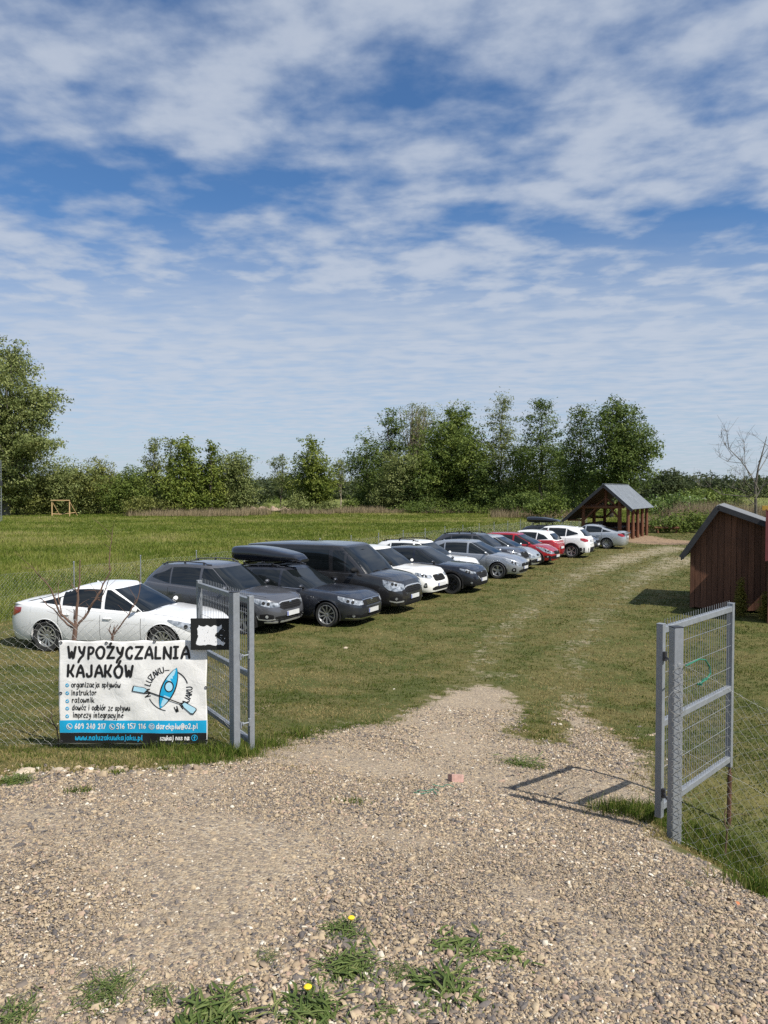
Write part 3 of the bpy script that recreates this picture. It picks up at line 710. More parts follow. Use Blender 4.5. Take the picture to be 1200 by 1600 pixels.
# low scrub beyond the meadow edge, reeds, sandy bank
rg = np.random.default_rng(61); Vs, Fs, Ts = [], [], []; off = 0
for (px0, px1, d, py, n, rr) in ((385,460,140,783,5,.9),(540,620,150,780,5,1.2),(-20,220,120,797,14,1.0),(385,450,210,772,6,1.6),(1090,1200,100,792,10,1.2),(540,1020,140,780,60,2.2),(640,1010,118,795,34,1.3),(200,390,116,790,22,1.3)):
    for i in range(n):
        c = at_depth(px0+(px1-px0)*rg.random(), py, d*rg.uniform(.95, 1.1)); r_ = rr*rg.uniform(.5, 1.2)
        V, F, T, P = crown_np([(np.array([c.x, c.y, r_*.5]), np.array([r_, r_, r_*.6]))], 40, 8, .14, .3, rg)
        V[:, 2] = np.maximum(V[:, 2], 0); Vs.append(V); Fs.append(F+off); Ts.append(T); off += len(V)
o = np_mesh('undergrowth', np.concatenate(Vs), np.concatenate(Fs), LEAF['mid'], dict(tint=np.concatenate(Ts)))
tag(o, 'low scrub beyond the meadow', 'scrub', kind='stuff')
REED = grass_mat('reed', [(0, (.10,.095,.045)), (.4, (.22,.175,.105)), (1, (.40,.32,.21))], .2)
xs, ys, hs = [], [], []
for (px0, px1, d, n, h0, h1) in ((200,385,104,2400,.5,1.3),(375,420,108,500,.8,1.6),(520,600,118,1300,.5,1.4),(440,520,114,700,.5,1.1),(1040,1210,76,5200,1.3,2.6),(1062,1135,68,3000,1.6,2.7),(770,900,98,2200,.5,1.5),(600,780,118,1500,.4,1.0),(1000,1040,66,500,.8,1.7)):
    for i in range(n):
        q = at_depth(px0+(px1-px0)*rg.random(), 790, d*rg.uniform(.97, 1.05)); xs.append(q.x); ys.append(q.y); hs.append(rg.uniform(h0, h1))
X, Y, h = np.array(xs), np.array(ys), np.array(hs)
o = blades('reeds', X, Y, h, .03*np.ones(len(X))*Y/80, np.clip(rg.normal(.55, .22, len(X)), 0, 1), REED, rg, lean=.25, k=3, spread=.5)
tag(o, 'dry tan reeds at the meadow edge', 'reeds', kind='stuff')
# sandy bank of the river meadow between shrub row and lone tree
mb = MB(); rows = []
for j in range(9):
    t = j/8; prof = [0, .05, .35, .75, .85, .7, .45, .2, 0][j]
    rows.append([Vector((at_depth(340+4.5*i, 790, 128+t*9).x, 128+t*9+.5*math.sin(i*.8), prof*(.75+.3*math.sin(i*1.7)+.15*math.sin(i*3.1))*min(1, i/4, (28-i)/4)-.03)) for i in range(29)])
mb.grid(rows)
o = mb.build('earth_bank', simple('bank_soil', (.30,.215,.15), .95, var=.45, scale=.8, bump=.1), smooth=True); tag(o, 'bare sandy bank in the river meadow', 'bank', kind='structure')
# ------------------------------------------------------------------ galvanised gates, wire fences, banner, board
GALV = simple('galvanised_steel', (.235,.252,.272), .5, .25, .5, var=.11, scale=14, rvar=.12)
WIRE = simple('fence_wire', (.40,.40,.38), .5, .6, .5, var=.1)
DARKSTEEL = simple('dark_steel', (.06,.06,.065), .5, .6)
RUST = simple('rusty_rod', (.10,.05,.03), .85, .1, var=.4, scale=20)
def np_tubes(lines, rad, sides=3):
    V, F = [], []; off = 0
    for L in lines:
        L = np.asarray(L, float); n = len(L)
        d = np.gradient(L, axis=0); d /= np.linalg.norm(d, axis=1)[:, None]+1e-9
        ref = np.where(np.abs(d[:, 2:3]) > .9, np.array([[1., 0, 0]]), np.array([[0, 0, 1.]]))
        a = np.cross(d, ref); a /= np.linalg.norm(a, axis=1)[:, None]; b = np.cross(d, a)
        th = np.arange(sides)*2*np.pi/sides
        r = L[:, None, :]+rad*(a[:, None, :]*np.cos(th)[None, :, None]+b[:, None, :]*np.sin(th)[None, :, None])
        V.append(r.reshape(-1, 3)); i = np.arange(n-1)[:, None]*sides; k = np.arange(sides)[None]
        F.append((np.stack([i+k, i+(k+1) % sides, i+sides+(k+1) % sides, i+sides+k], -1)+off).reshape(-1, 4)); off += n*sides
    return np.concatenate(V), np.concatenate(F)
def chainlink(path, top, cell, rad, parent, origin, sag=.03, seed=0, slack=None, minrun=0, drop=0.02, wav=.03):
    """diamond wire along a ground path [(x,y)], heights following the terrain"""
    P = np.array(path, float); seg = np.hypot(*np.diff(P, axis=0).T); cum = np.concatenate([[0], np.cumsum(seg)]); L = cum[-1]
    rg = np.random.default_rng(seed); ph = rg.random(6)*6
    def place(u, h):
        x = np.interp(u, cum, P[:, 0]); y = np.interp(u, cum, P[:, 1])
        hh = top-(slack(u/L) if slack else 0)
        z = terrain(x, y)+drop+h*hh
        w_ = wav*(np.sin(u*3.1+ph[0])*.5+np.sin(u*7.7+h*4+ph[1])*.35)*np.sin(np.pi*np.clip(h, 0, 1)*.9+.2)
        i = np.clip(np.searchsorted(cum, u, side='right')-1, 0, len(seg)-1)
        nx = -(P[i+1, 1]-P[i, 1])/seg[i]; ny = (P[i+1, 0]-P[i, 0])/seg[i]
        jit = .12*cell
        return np.stack([x+nx*w_+jit*np.sin(u*41+h*63+ph[2]), y+ny*w_, z+jit*np.sin(u*53+h*29+ph[3])+.02*np.sin(u*2.3+ph[4])*h], -1)-np.array(origin)
    lines = []; H = top
    for sgn in (1, -1):
        u0 = -H if sgn > 0 else 0
        while u0 < (L if sgn > 0 else L+H):
            a, b = 0., H
            if sgn > 0: lo, hi = max(0, -u0), min(H, L-u0)
            else: lo, hi = max(0, u0-L), min(H, u0)
            if hi-lo > .02:
                n = max(2, int((hi-lo)/(cell*.5 if minrun == 0 else minrun))+1)
                h = np.linspace(lo, hi, n); lines.append(place(u0+sgn*h, h/H))
            u0 += cell*1.41
    for hh in (.02, .52, .985):
        u_ = np.linspace(0, L, max(12, int(L*4))); lines.append(place(u_, np.full(len(u_), hh)))
    V, F = np_tubes(lines, rad)
    return np_mesh('wire_mesh', V, F, WIRE, parent=parent)

GZ0 = .93                                         # level of the gate leaves' lower edge
def gate_leaf(name, hinge, free, label):
    hinge, free = Vector(hinge), Vector(free)
    d = free-hinge; L = d.length; H = 1.5
    e = empty(name, (hinge.x, hinge.y, GZ0), math.atan2(d.y, d.x), label, 'gate', 'two leaves of the steel entrance gate')
    t = .052
    for x in (t/2, L-t/2):
        mb = MB(); mb.box((x, 0, H/2), (t, t, H)); mb.box((x, 0, H+.003), (t+.004, t+.004, .006)); mb.build('stile', GALV, e, bevel=.004)
    for z in (t/2+.05, H*.485, H-t/2-.02):
        mb = MB(); mb.box((L/2, 0, z), (L-2*t-.002, t*.9, t*.95)); mb.build('rail', GALV, e, bevel=.004)
    lines = []
    x = t+.025
    while x < L-t:
        lines.append([(x, -.006, .05), (x, -.006, H+.035)]); x += .05
    for z in (.18, .38, .58, .92, 1.12, 1.32):
        lines.append([(t, -.012, z), (L-t, -.012, z)])
    V, F = np_tubes(lines, .0024, 4); np_mesh('mesh_panel', V, F, GALV, parent=e)
    return e
def gate_post(x, y, label, yaw, top=2.46):
    z0 = tz(x, y); H = top-z0
    e = empty('gate_post', (x, y, z0), yaw, label, 'post', 'posts of the steel entrance gate')
    mb = MB(); mb.box((0, 0, (H-.12)/2), (.075, .075, H+.12)); mb.build('post', GALV, e, bevel=.005)
    mb = MB(); mb.box((0, 0, H+.003), (.079, .079, .005)); mb.build('cap', DARKSTEEL, e)
    return e
def hinge_mb(post, a, b):
    """bolt eye reaching from the post to the gate stile"""
    mb = MB(); a, b = Vector(a), Vector(b); d = (b-a).normalized()
    mb.tube([a, b], .008, 8); n = Vector((0, 0, 1))
    mb.tube([b-n*.035, b+n*.035], .016, 10); mb.bar(a, a+d*.012, .05, .06); mb.tube([a+d*.03, a+d*.045], .018, 6)
    for v_ in range(len(mb.v)): mb.v[v_] = tuple(post.matrix_world.inverted() @ Vector(mb.v[v_]))
    o = mb.build('hinge', GALV if a.x < 0 else DARKSTEEL, post, smooth=True)
LP = (-1.43, 7.0); RP = (2.135, 5.35)
pl = gate_post(*LP, 'post of the open gate standing right of the white banner and black board', R(48), 2.49)
pr = gate_post(*RP, 'nearest post of the open gate, wrapped by the wire fence at its side', R(12))
LH = (-1.285, 7.12); LF = (-2.13, 8.42); RH = (2.115, 5.62); RF = (3.18, 6.70)
gate_leaf('gate_leaf', (LH[0], LH[1]), (LF[0], LF[1]), 'galvanised gate leaf swung back edge-on behind the banner, by the white car')
gate_leaf('gate_leaf', (RH[0], RH[1]), (RF[0], RF[1]), 'galvanised gate leaf swung open behind the wire fence, casting its shadow on the gravel')
bpy.context.view_layer.update()
for z in (1.99-.12, GZ0+.28):
    hinge_mb(pl, (LP[0]+.04, LP[1]+.01, z-(.0 if z > 1.5 else 0)), (LH[0]-.02, LH[1]-.03, z))
for z in (GZ0+1.26, GZ0+.20): hinge_mb(pr, (RP[0]-.01, RP[1]+.04, z), (RH[0]+.035, RH[1]-.02, z))
# drop bolt under the free end of the right leaf
mb = MB(); mb.tube([(RF[0]-.01, RF[1]-.02, GZ0+.22), (RF[0]-.012, RF[1]-.02, GZ0-.12)], .012, 8); mb.tube([(RF[0]-.01, RF[1]-.02, GZ0-.06), (RF[0]-.012, RF[1]-.02, tz(RF[0], RF[1])-.05)], .02, 8)
o = mb.build('drop_bolt', RUST, smooth=True); tag(o, 'rusty drop bolt under the free corner of the shadow-casting gate leaf', 'bolt')
# front wire fence, left of the gate: runs behind the banner
e = empty('wire_fence', (LP[0], LP[1], tz(*LP)), 0, 'slack wire fence carrying the white banner left of the gate', 'fence')
fl = [(LP[0]-.01, LP[1]+.16), (-1.60, 7.225), (-2.2, 7.25), (-3.4, 7.25), (-5.6, 7.3), (-8, 7.4)]
chainlink(fl, 1.36, .062, .0012, e, e.location, seed=2, slack=lambda t: .05+.20*np.clip(t*2.0, 0, 1)+.05*np.sin(t*19), wav=.012)
for x in (-5.6, -8.0):
    mb = MB(); mb.tube([(x-LP[0], 7.34-LP[1], tz(x, 7.3)-tz(*LP)-.05), (x-LP[0], 7.34-LP[1], tz(x, 7.3)-tz(*LP)+1.5)], .021, 10); mb.build('post', GALV, e, smooth=True)
# right of the gate
e = empty('wire_fence', (RP[0], RP[1], tz(*RP)), 0, 'wire fence leaving the nearest gate post towards the picture edge', 'fence')
chainlink([(RP[0]+.005, RP[1]-.045), (2.55, 5.22), (3.6, 4.85), (4.6, 4.5)], 1.34, .062, .0010, e, e.location, seed=3, slack=lambda t: .02+.06*np.sin(t*3.1), wav=.02)
mb = MB(); rg = np.random.default_rng(4)
for i in range(22):
    z = .06+i*.058; a = R(20*math.sin(i)); mb.tube([(-.042, -.05, z), (0, -.056-.01*math.sin(i*2), z+.03), (.042, -.05, z+.052)], .0017, 4); mb.tube([(-.042, -.05, z+.05), (0, -.060, z+.02), (.042, -.05, z-.004)], .0017, 4)
mb.tube([(-.01+.07*math.cos(t*.5), -.062, 1.06+.09*math.sin(t*.5)) for t in range(14)], .0018, 4)
mb.build('tie_wire', WIRE, e)
# green cord tangled on the right leaf
GREENCORD = simple('green_cord', (.02,.16,.10), .6)
mb = MB(); base = at_depth(1095, 1040, 5.75)
mb.tube([at_depth(x, y, d) for x, y, d in ((1072,1040,5.30),(1080,1036,5.6),(1092,1030,5.9),(1102,1031,6.0),(1109,1042,6.05),(1110,1052,6.05),(1104,1062,6.0),(1093,1068,5.95))], .006, 6)
mb.tube([at_depth(x, y, 6.0) for x, y in ((1104,1060),(1098,1063),(1096,1070),(1090,1069))], .010, 6)
o = mb.build('green_cord', GREENCORD, smooth=True); tag(o, 'green plastic cord tangled in the wires of the nearest gate', 'cord')

# back fence behind the cars: posts and mesh
q0 = BACK0; q1 = BACK1; dirv = (q1-q0); Lb = dirv.length; dirv.normalize()
e = empty('wire_fence', (q0.x, q0.y, 0), 0, 'long low wire fence on thin posts between the parked cars and the meadow', 'fence')
t = .9
while t < Lb:
    p = q0+dirv*t; z0 = tz(p.x, p.y)
    mb = MB(); mb.tube([(p.x-q0.x, p.y-q0.y, z0-.05), (p.x-q0.x, p.y-q0.y, z0+1.40)], .017, 8); mb.lathe([(.0, 1.44), (.018, 1.435), (.025, 1.42), (.025, 1.40)], 8, Matrix.Translation((p.x-q0.x, p.y-q0.y, z0)))
    mb.build('post', GALV, e, smooth=True); t += 2.42
chainlink([tuple(q0), tuple(q0+dirv*(Lb*.5)), tuple(q1)], 1.25, .075, .0014, e, (q0.x, q0.y, 0), seed=5, minrun=.6, wav=.02)

# ------------------------------------------------------------------ lettering: a brush-like stroke alphabet (x digit, y base36: 3 = baseline, 9 = x-height, c = capital top)
GLYPH = {
'W':(8.4,'0c 17 23 48|48 63 77 8c'),'Y':(6.5,'0c 19 28 47 6c|6c 56 34 12 00'),'P':(6,'13 17 1c|1c 4c 6b 69 47 17'),'O':(8.4,'5c 2b 08 15 33 63 86 8a 5c'),
'Ż':(7,'0c 3c 7c|7c 48 03|03 43 73|3e 4f'),'Z':(7,'0c 3c 7c|7c 48 03|03 43 73'),'C':(6.6,'6b 4c 1a 07 14 33 53 65'),'A':(7.6,'03 29 4c|4c 69 83|16 46 76'),
'L':(5.6,'0c 07 03|03 33 53'),'N':(7,'03 08 0c|0c 37 73|73 78 7c'),'I':(5,'2c 28 23|0c 2c 4c|03 23 43'),'K':(6.6,'03 08 0c|6c 37 07|27 45 63'),'J':(6,'5c 58 54 33 13 05'),
'Ó':(8.4,'5c 2b 08 15 33 63 86 8a 5c|4d 6g'),'U':(7,'0c 06 23 53 76 7c'),
'a':(7,'58 29 06 13 33 56|69 65 73'),'b':(6.2,'0c 07 03|07 29 48 66 43 13 04'),'c':(5.6,'57 39 07 14 33 53'),'d':(7,'58 29 06 13 33 56|6c 66 63'),
'e':(6,'06 37 67|67 49 17 05 23 53'),'g':(6.6,'58 29 06 14 44 58|69 63 40 10'),'h':(6.2,'0c 07 03|06 29 48 53'),'i':(2.6,'19 16 13|1b 1c'),'j':(4,'39 34 10 00|3b 3c'),
'k':(6,'0c 07 03|58 26 06|26 44 63'),'l':(3,'1c 16 23'),'ł':(3.6,'1c 16 23|06 17 39'),'m':(9,'09 06 03|06 29 48 43|47 69 87 83'),'n':(6.2,'09 06 03|06 29 48 53'),
'o':(6.6,'39 07 14 33 54 67 39'),'ó':(6.6,'39 07 14 33 54 67 39|3b 5d'),'p':(6.4,'09 05 00|07 38 57 54 33 04'),'r':(5,'09 06 03|06 29 48'),'s':(5.4,'58 29 17 36 54 23 04'),
't':(4.6,'2c 27 23 43|09 29 49'),'u':(6.6,'09 05 23 44 57|59 56 63'),'w':(8.6,'09 04 23 47|47 53 74 89'),'y':(6.2,'09 15 34 57|59 54 30 00'),'z':(5.8,'09 29 59|59 36 03|03 33 53'),
'.':(2.4,'13 14'),'@':(9,'67 48 36 44 64 69 49|64 85 8a 5c 2b 07 13 32 62'),'0':(6.6,'3c 19 06 13 33 56 59 3c'),'1':(4,'0a 2c 28 23'),'2':(6,'0a 2c 4b 47 03|03 33 53'),
'4':(6.4,'4c 26 06 56|4c 47 43'),'5':(6,'5c 1c 08|08 38 56 43 03'),'6':(6,'4c 18 05 23 44 56 37 06'),'7':(5.8,'0c 3c 5c|5c 37 13'),'9':(6,'57 28 0a 2c 4b 58|58 55 33'),'f':(5,'4c 2b 27 23|07 27 47'),' ':(4,''),
}
def smooth_pts(P, sub=5):
    P = [Vector(p) for p in P]
    if len(P) < 3: return P
    closed = (P[0]-P[-1]).length < 1e-6; out = []
    for i in range(len(P)-1):
        p0 = P[i-1] if i > 0 else (P[-2] if closed else P[0]*2-P[1]); p3 = P[i+2] if i+2 < len(P) else (P[1] if closed else P[-1]*2-P[-2])
        for k in range(sub):
            t = k/sub; a, b = P[i], P[i+1]
            out.append(.5*((2*a)+(b-p0)*t+(2*p0-5*a+4*b-p3)*t*t+(3*a-p0-3*b+p3)*t**3))
    return out+[P[-1]]
def ribbon(mb, pts, w_, f3):
    """flat stroke with round ends; f3 maps 2-D to the surface"""
    n = len(pts); L, Rr = [], []
    for i in range(n):
        d = pts[min(n-1, i+1)]-pts[max(0, i-1)]
        d = d.normalized() if d.length > 1e-9 else Vector((1, 0)); q = Vector((-d.y, d.x))*w_/2
        L.append(pts[i]+q); Rr.append(pts[i]-q)
    d0 = (pts[0]-pts[1]).normalized(); d1 = (pts[-1]-pts[-2]).normalized()
    cap = lambda c, d: [c+(d*math.cos(a)+Vector((-d.y, d.x))*math.sin(a))*w_/2 for a in (R(50), 0, R(-50))]
    vs = L+Rr; fs = [(i, i+1, n+i+1, n+i) for i in range(n-1)]
    o = len(vs); vs = vs+cap(pts[0], d0)+cap(pts[-1], d1)
    fs.append((0, n, o, o+1, o+2)); fs.append((2*n-1, n-1, o+3, o+4, o+5))
    mb.add([f3(p) for p in vs], fs)
def text_mb(mb, s, x0, x1, y0, cap, wgt, f3, slant=.06, jig=0, arc=None, gap=2.4):
    """text between x0..x1 on baseline y0 (banner metres), capital height cap; arc=(cx,cy,r,a0,a1,inside) bends it"""
    tot = sum(GLYPH[c][0]+gap for c in s)-gap; sx = (x1-x0)/tot if arc is None else 1; sy = cap/9
    pen = 0; rg = random.Random(len(s)*7+3); k = 0
    for c in s:
        wd, st = GLYPH[c]; dy = rg.uniform(-1, 1)*jig; rot = rg.uniform(-1, 1)*jig*.06
        for S in st.split('|') if st else ():
            P = [(int(q[0]), int(q[1], 36)-3) for q in S.split()]
            P = [(x*(wd/ (max(1, wd)) ), y) for x, y in P]
            def m2(x, y):
                X = pen+x+slant*y+(-rot*(y-4)); Y = y+dy+rot*x
                if arc is None: return Vector((x0+X*sx, y0+Y*sy))
                cx, cy, r, a0, a1, ins = arc; t = X/tot; a = a0+(a1-a0)*t; rr = r-Y*sy if ins else r+Y*sy
                return Vector((cx+rr*math.cos(a), cy+rr*math.sin(a)))
            pts = smooth_pts([m2(x, y) for x, y in P]) if len(P) > 2 else [m2(*P[0]).lerp(m2(*P[-1]), t) for t in (0, .5, 1)]
            k += 1; ribbon(mb, pts, wgt, lambda p, k=k: f3(p, .0012*(k % 3)))
        pen += wd+gap
# ------------------------------------------------------------------ the banner
BY = 7.17
b00 = at_depth(93, 1162, BY); b11 = at_depth(322.5, 1001.5, BY); BW = b11.x-b00.x; BH = b11.z-b00.z
def buv(px, py): p = at_depth(px, py, BY); return Vector((p.x-b00.x, p.z-b00.z))
def bdisp(x, z):
    t = max(0, z/BH)
    return (.008*math.sin(x*4.3+z*2.2)+.0035*math.sin(x*9.7-z*7+1)+.0012*math.sin(x*23+z*17)+.0010*math.sin(z*31-x*11)
            +.005*math.sin(x*31)*(t**8)+.004*math.sin(x*27+2)*((1-t)**8)+.0015*math.sin((x+z)*15))
be = empty('banner', (b00.x, BY, b00.z), 0, 'white kayak rental banner tied to the wire fence', 'banner')
def bsurf(p, e=0): return Vector((p.x, bdisp(p.x, p.y)-.005-e, p.y))
m, nt, out = newmat('banner_cloth'); co = objco(nt)
c = mixc(nt, mapr(nt, noise(nt, co, 5, 6, .65), .45, .8, 0, .5), (.78,.77,.74), (.60,.585,.53))
wv = noise(nt, co, 9, 5, .6, .8)
princ(nt, out, c, .5, 0, .35, bump=wv, bdist=.006)
BWHITE = m
BBLUE = simple('banner_blue', (.012,.36,.62), .5, var=.06); BBLACK = simple('banner_black', (.012,.012,.013), .5, var=.2); BPALE = simple('banner_pale_blue', (.42,.68,.80), .5, var=.05)
mb = MB(); nx, nz = 90, 62
rows = []
for j in range(nz+1):
    row = []
    for i in range(nx+1):
        x = BW*i/nx; z = BH*j/nz
        zz_ = z+(.006*math.sin(x*17) if j == nz else 0)+(.006*math.sin(x*13+2) if j == 0 else 0)
        row.append(Vector((x+.004*math.sin(z*9)*(i in (0, nx)), bdisp(x, z), zz_)))
    rows.append(row)
mb.grid(rows)
cl_ = mb.build('cloth', BWHITE, be, smooth=True)
so = cl_.modifiers.new('thick', 'SOLIDIFY'); so.thickness = .003; so.offset = 1
def bpatch(x0, x1, z0, z1, mat, name, e=.0):
    mb = MB(); mb.grid([[bsurf(Vector((x0+(x1-x0)*i/70, z0+(z1-z0)*j/10)), e) for i in range(71)] for j in range(11)]); return mb.build(name, mat, be, smooth=True)
yb0 = buv(0, 1145).y; yb1 = buv(0, 1125.5).y
bpatch(.003, BW-.003, yb0, yb1, BBLUE, 'blue_stripe', -.0015)
bpatch(.003, BW-.003, .006, yb0-.001, BBLACK, 'black_stripe', -.0015)
K = BY/FPX
def btext(lines, mat, name='lettering', gap=2.4):
    mb = MB()
    for (s, px0, px1, py, cap, wg, jig) in lines:
        a = buv(px0, py); b = buv(px1, py); text_mb(mb, s, a.x, b.x, a.y, cap*K, wg*K, bsurf, jig=jig, gap=gap)
    return mb, name, mat
mb, _, _ = btext([('WYPOŻYCZALNIA', 106, 295, 1028, 17.5, 3.9, .3), ('KAJAKÓW', 106, 208, 1057, 17.5, 3.9, .3)], BBLACK, gap=3.4); mb.build('title', BBLACK, be)
for L_ in (('organizacja spływów', 112, 189, 1073.5, 8, 1.15, .2), ('instruktor', 112, 151, 1086, 8, 1.15, .2), ('ratownik', 113, 147, 1097.5, 8, 1.15, .2),
                  ('dowóz i odbiór ze spływu', 113, 204, 1109.5, 8, 1.15, .2), ('imprezy integracyjne', 114, 193, 1121, 8, 1.15, .2)):
    mb, _, _ = btext([L_], BBLACK); mb.build('lettering', BBLACK, be)
for L_ in (('609 240 217', 117, 165, 1138.5, 7.6, 1.4, .15), ('516 157 116', 183, 228, 1138, 7.6, 1.4, .15), ('darekpiw@o2.pl', 245, 309, 1138, 8, 1.35, .15), ('szukaj nas na', 251, 296, 1155.5, 6.8, 1.25, .2)):
    mb, _, _ = btext([L_], BWHITE); mb.build('lettering', BWHITE, be)
mb, _, _ = btext([('www.naluzakuwkajaku.pl', 118, 223, 1156, 7.6, 1.35, .2)], BBLUE); mb.build('lettering', BBLUE, be)
def disc(mb, px, py, r, e=.001, n=14, rx=None):
    c_ = buv(px, py); mb.add([bsurf(c_+Vector((math.cos(a)*r*K, math.sin(a)*(rx or r)*K)), e) for a in [2*math.pi*i/n for i in range(n)]], [tuple(range(n))])
def stroke(mb, pix, wg, e=.001, sm=True):
    P = [buv(*p) for p in pix]; ribbon(mb, smooth_pts(P) if sm and len(P) > 2 else ([P[0].lerp(P[-1], t) for t in (0, .5, 1)] if len(P) == 2 else P), wg*K, lambda p: bsurf(p, e))
def ringpts(px, py, r, a0=0, a1=360, n=14): return [(px+r*math.cos(R(a0+(a1-a0)*i/n)), py-r*math.sin(R(a0+(a1-a0)*i/n))) for i in range(n+1)]
for py in (1070.5, 1083, 1095.5, 1107, 1119):
    mb = MB(); disc(mb, 105.2, py, 2.9); mb.build('bullet', BBLUE, be)
mb = MB()
for py in (1070.5, 1083, 1095.5, 1107, 1119): stroke(mb, [(103.8, py+.2), (104.8, py+1.2), (106.8, py-1.3)], 1.0, .0025, False)
for px, py in ((108.5, 1135), (175.5, 1135)): stroke(mb, ringpts(px, py, 4.2), .8); stroke(mb, [(px-1.8, py-2), (px-1.2, py+.5), (px+1.6, py+2)], 1.5, .003)
stroke(mb, ringpts(237.5, 1134.5, 4.2), .8)
for a, b in (((235,1132.8),(240,1132.8)),((240,1132.8),(240,1136.6)),((240,1136.6),(235,1136.6)),((235,1136.6),(235,1132.8)),((235,1132.8),(237.5,1135)),((237.5,1135),(240,1132.8))): stroke(mb, [a, b], .6, .003)
mb.build('phone_and_mail_icons', BWHITE, be)
mb = MB(); stroke(mb, ringpts(304, 1152.5, 4.3), .9); stroke(mb, [(305.5,1149.6),(304.2,1150.4),(304.1,1153),(304.1,1156)], 1.2, .003); stroke(mb, [(302.6,1152.2),(305.6,1152.2)], 1.0, .0035); mb.build('web_icon', BBLUE, be)
# round emblem: kayak and paddle inside a lettered ring
CXL, CYL, RL = 263.5, 1078, 31
mb = MB(); stroke(mb, ringpts(CXL, CYL, RL, 62, 20, 12), 1.7); stroke(mb, ringpts(CXL, CYL, RL+1, 262, 205, 12), 1.2); stroke(mb, ringpts(CXL, CYL, RL, 100, 88, 4), 1.2)
c_ = buv(CXL, CYL)
text_mb(mb, 'NA LUZAKU', 0, 1, 0, 8.5*K, 1.5*K, bsurf, arc=(c_.x, c_.y, (RL-2)*K, R(197), R(103), False))
text_mb(mb, 'W KAJAKU', 0, 1, 0, 8.5*K, 1.5*K, bsurf, arc=(c_.x, c_.y, (RL+6)*K, R(288), R(368), True))
KA, KB = Vector((276.5, 1043)), Vector((250.5, 1107)); kd = (KB-KA); kq = Vector((kd.y, -kd.x)).normalized()
def kay(s0, s1, t0=0, t1=1):
    out_ = []
    for i in range(13):
        t = t0+(t1-t0)*i/12; w_ = 11.5*math.sin(math.pi*t)**.8 if 0 < t < 1 else 0; p = KA+kd*t; out_.append((p+kq*w_*s0, p+kq*w_*s1))
    return out_
def kpatch(mb, s0, s1, e, t0=0, t1=1):
    q = kay(s0, s1, t0, t1); mb.grid([[bsurf(buv(*a), e), bsurf(buv(*b), e)] for a, b in q])
mk = MB(); kpatch(mk, -1, 1, .0010); mk.build('kayak_outline', BBLACK, be)
mk = MB(); kpatch(mk, -.82, .82, .0022, .02, .98); mk.build('kayak', BBLUE, be)
mk = MB(); kpatch(mk, -.78, .05, .0030, .06, .34); mk.build('kayak_highlight', BPALE, be); mk = MB(); kpatch(mk, -.2, .78, .0030, .68, .93); mk.build('kayak_highlight', BPALE, be)
mk = MB(); p = KA+kd*.46; disc(mk, p.x, p.y, 7.5, .0042, 18, 9); mk.build('cockpit', BBLACK, be)
mk = MB(); disc(mk, p.x, p.y+.3, 5.6, .0052, 18, 7); mk.build('cockpit_floor', BPALE, be)
mp = MB(); stroke(mp, [(226,1078),(290,1101)], 1.8, .0055); mp.build('paddle_shaft', BBLACK, be)
for poly in ([(207,1079),(209,1070.5),(227,1073.5),(232,1077),(227,1082.5)], [(284,1098),(288,1095),(307,1106),(308,1109),(303,1115.5),(299,1115),(287,1104)]):
    cx = sum(p[0] for p in poly)/len(poly); cy = sum(p[1] for p in poly)/len(poly)
    mk = MB(); mk.add([bsurf(buv(*p), .0060) for p in poly], [tuple(range(len(poly)))]); mk.build('paddle_blade', BBLACK, be)
    mk = MB(); mk.add([bsurf(buv(cx+(x-cx)*.86, cy+(y-cy)*.82), .0072) for x, y in poly], [tuple(range(len(poly)))]); mk.build('paddle_blade', BPALE, be)
mb.build('emblem_lettering', BBLACK, be)
# eyelets and ties
mb = MB()
for px, py in ((95,1004),(167,1004),(242,1002),(320,1002),(95,1083),(322,1074),(96,1159),(195,1160),(245,1159),(322,1157)):
    c_ = buv(px, py); p = bsurf(c_, .002); mb.tube([p+Vector((.012*math.cos(a), 0, .012*math.sin(a))) for a in [k*math.pi/4 for k in range(9)]], .0035, 5)
mb.build('eyelet', DARKSTEEL, be)
mb = MB()
for px, py, qx, qy in ((95,1004,88,998),(320,1002,330,996),(322,1074,352,1072),(96,1159,90,1164)):
    a = bsurf(buv(px, py)); b = buv(qx, qy); mb.tube([a, Vector((b.x, .06, b.y))], .002, 4)
mb.build('tie', WIRE, be)
# ------------------------------------------------------------------ black board with a ragged white print, hung on the gate side of the banner
B2 = 7.12
p0 = at_depth(298, 1015.5, B2); p1 = at_depth(364, 966, B2)
e = empty('board', (p0.x, B2, p0.z), 0, 'small black board with a ragged white print wired beside the gate post', 'sign')
mb = MB(); mb.box(((p1.x-p0.x)/2, 0, (p1.z-p0.z)/2), (p1.x-p0.x, .006, p1.z-p0.z)); mb.build('panel', simple('board_black', (.008,.008,.008), .6), e, bevel=.002)
def pb(px, py): q = at_depth(px, py, B2); return Vector((q.x-p0.x, -.0045, q.z-p0.z))
rg = np.random.default_rng(12)
ol = [(308,982),(311,977),(318,979),(323,976.5),(330,980),(335,977),(341,979),(346,976),(347,981),(342,985),(340,988),(337,991),(336,994),(339,996),(342,998),(344,1000),(345,1001),(350,1004),(352,1003),(350,1008),(342,1007),(336,1009),(328,1007),(318,1008),(309,1008),(306,1005),(308,1000),(310,995),(309,989)]
j = []
for (a, b) in zip(ol, ol[1:]+ol[:1]):
    for t in (0, .33, .66): j.append((a[0]+(b[0]-a[0])*t+rg.normal(0, .45), a[1]+(b[1]-a[1])*t+rg.normal(0, .45)))
mb = MB(); mb.add([pb(*p) for p in j], [tuple(range(len(j)))])
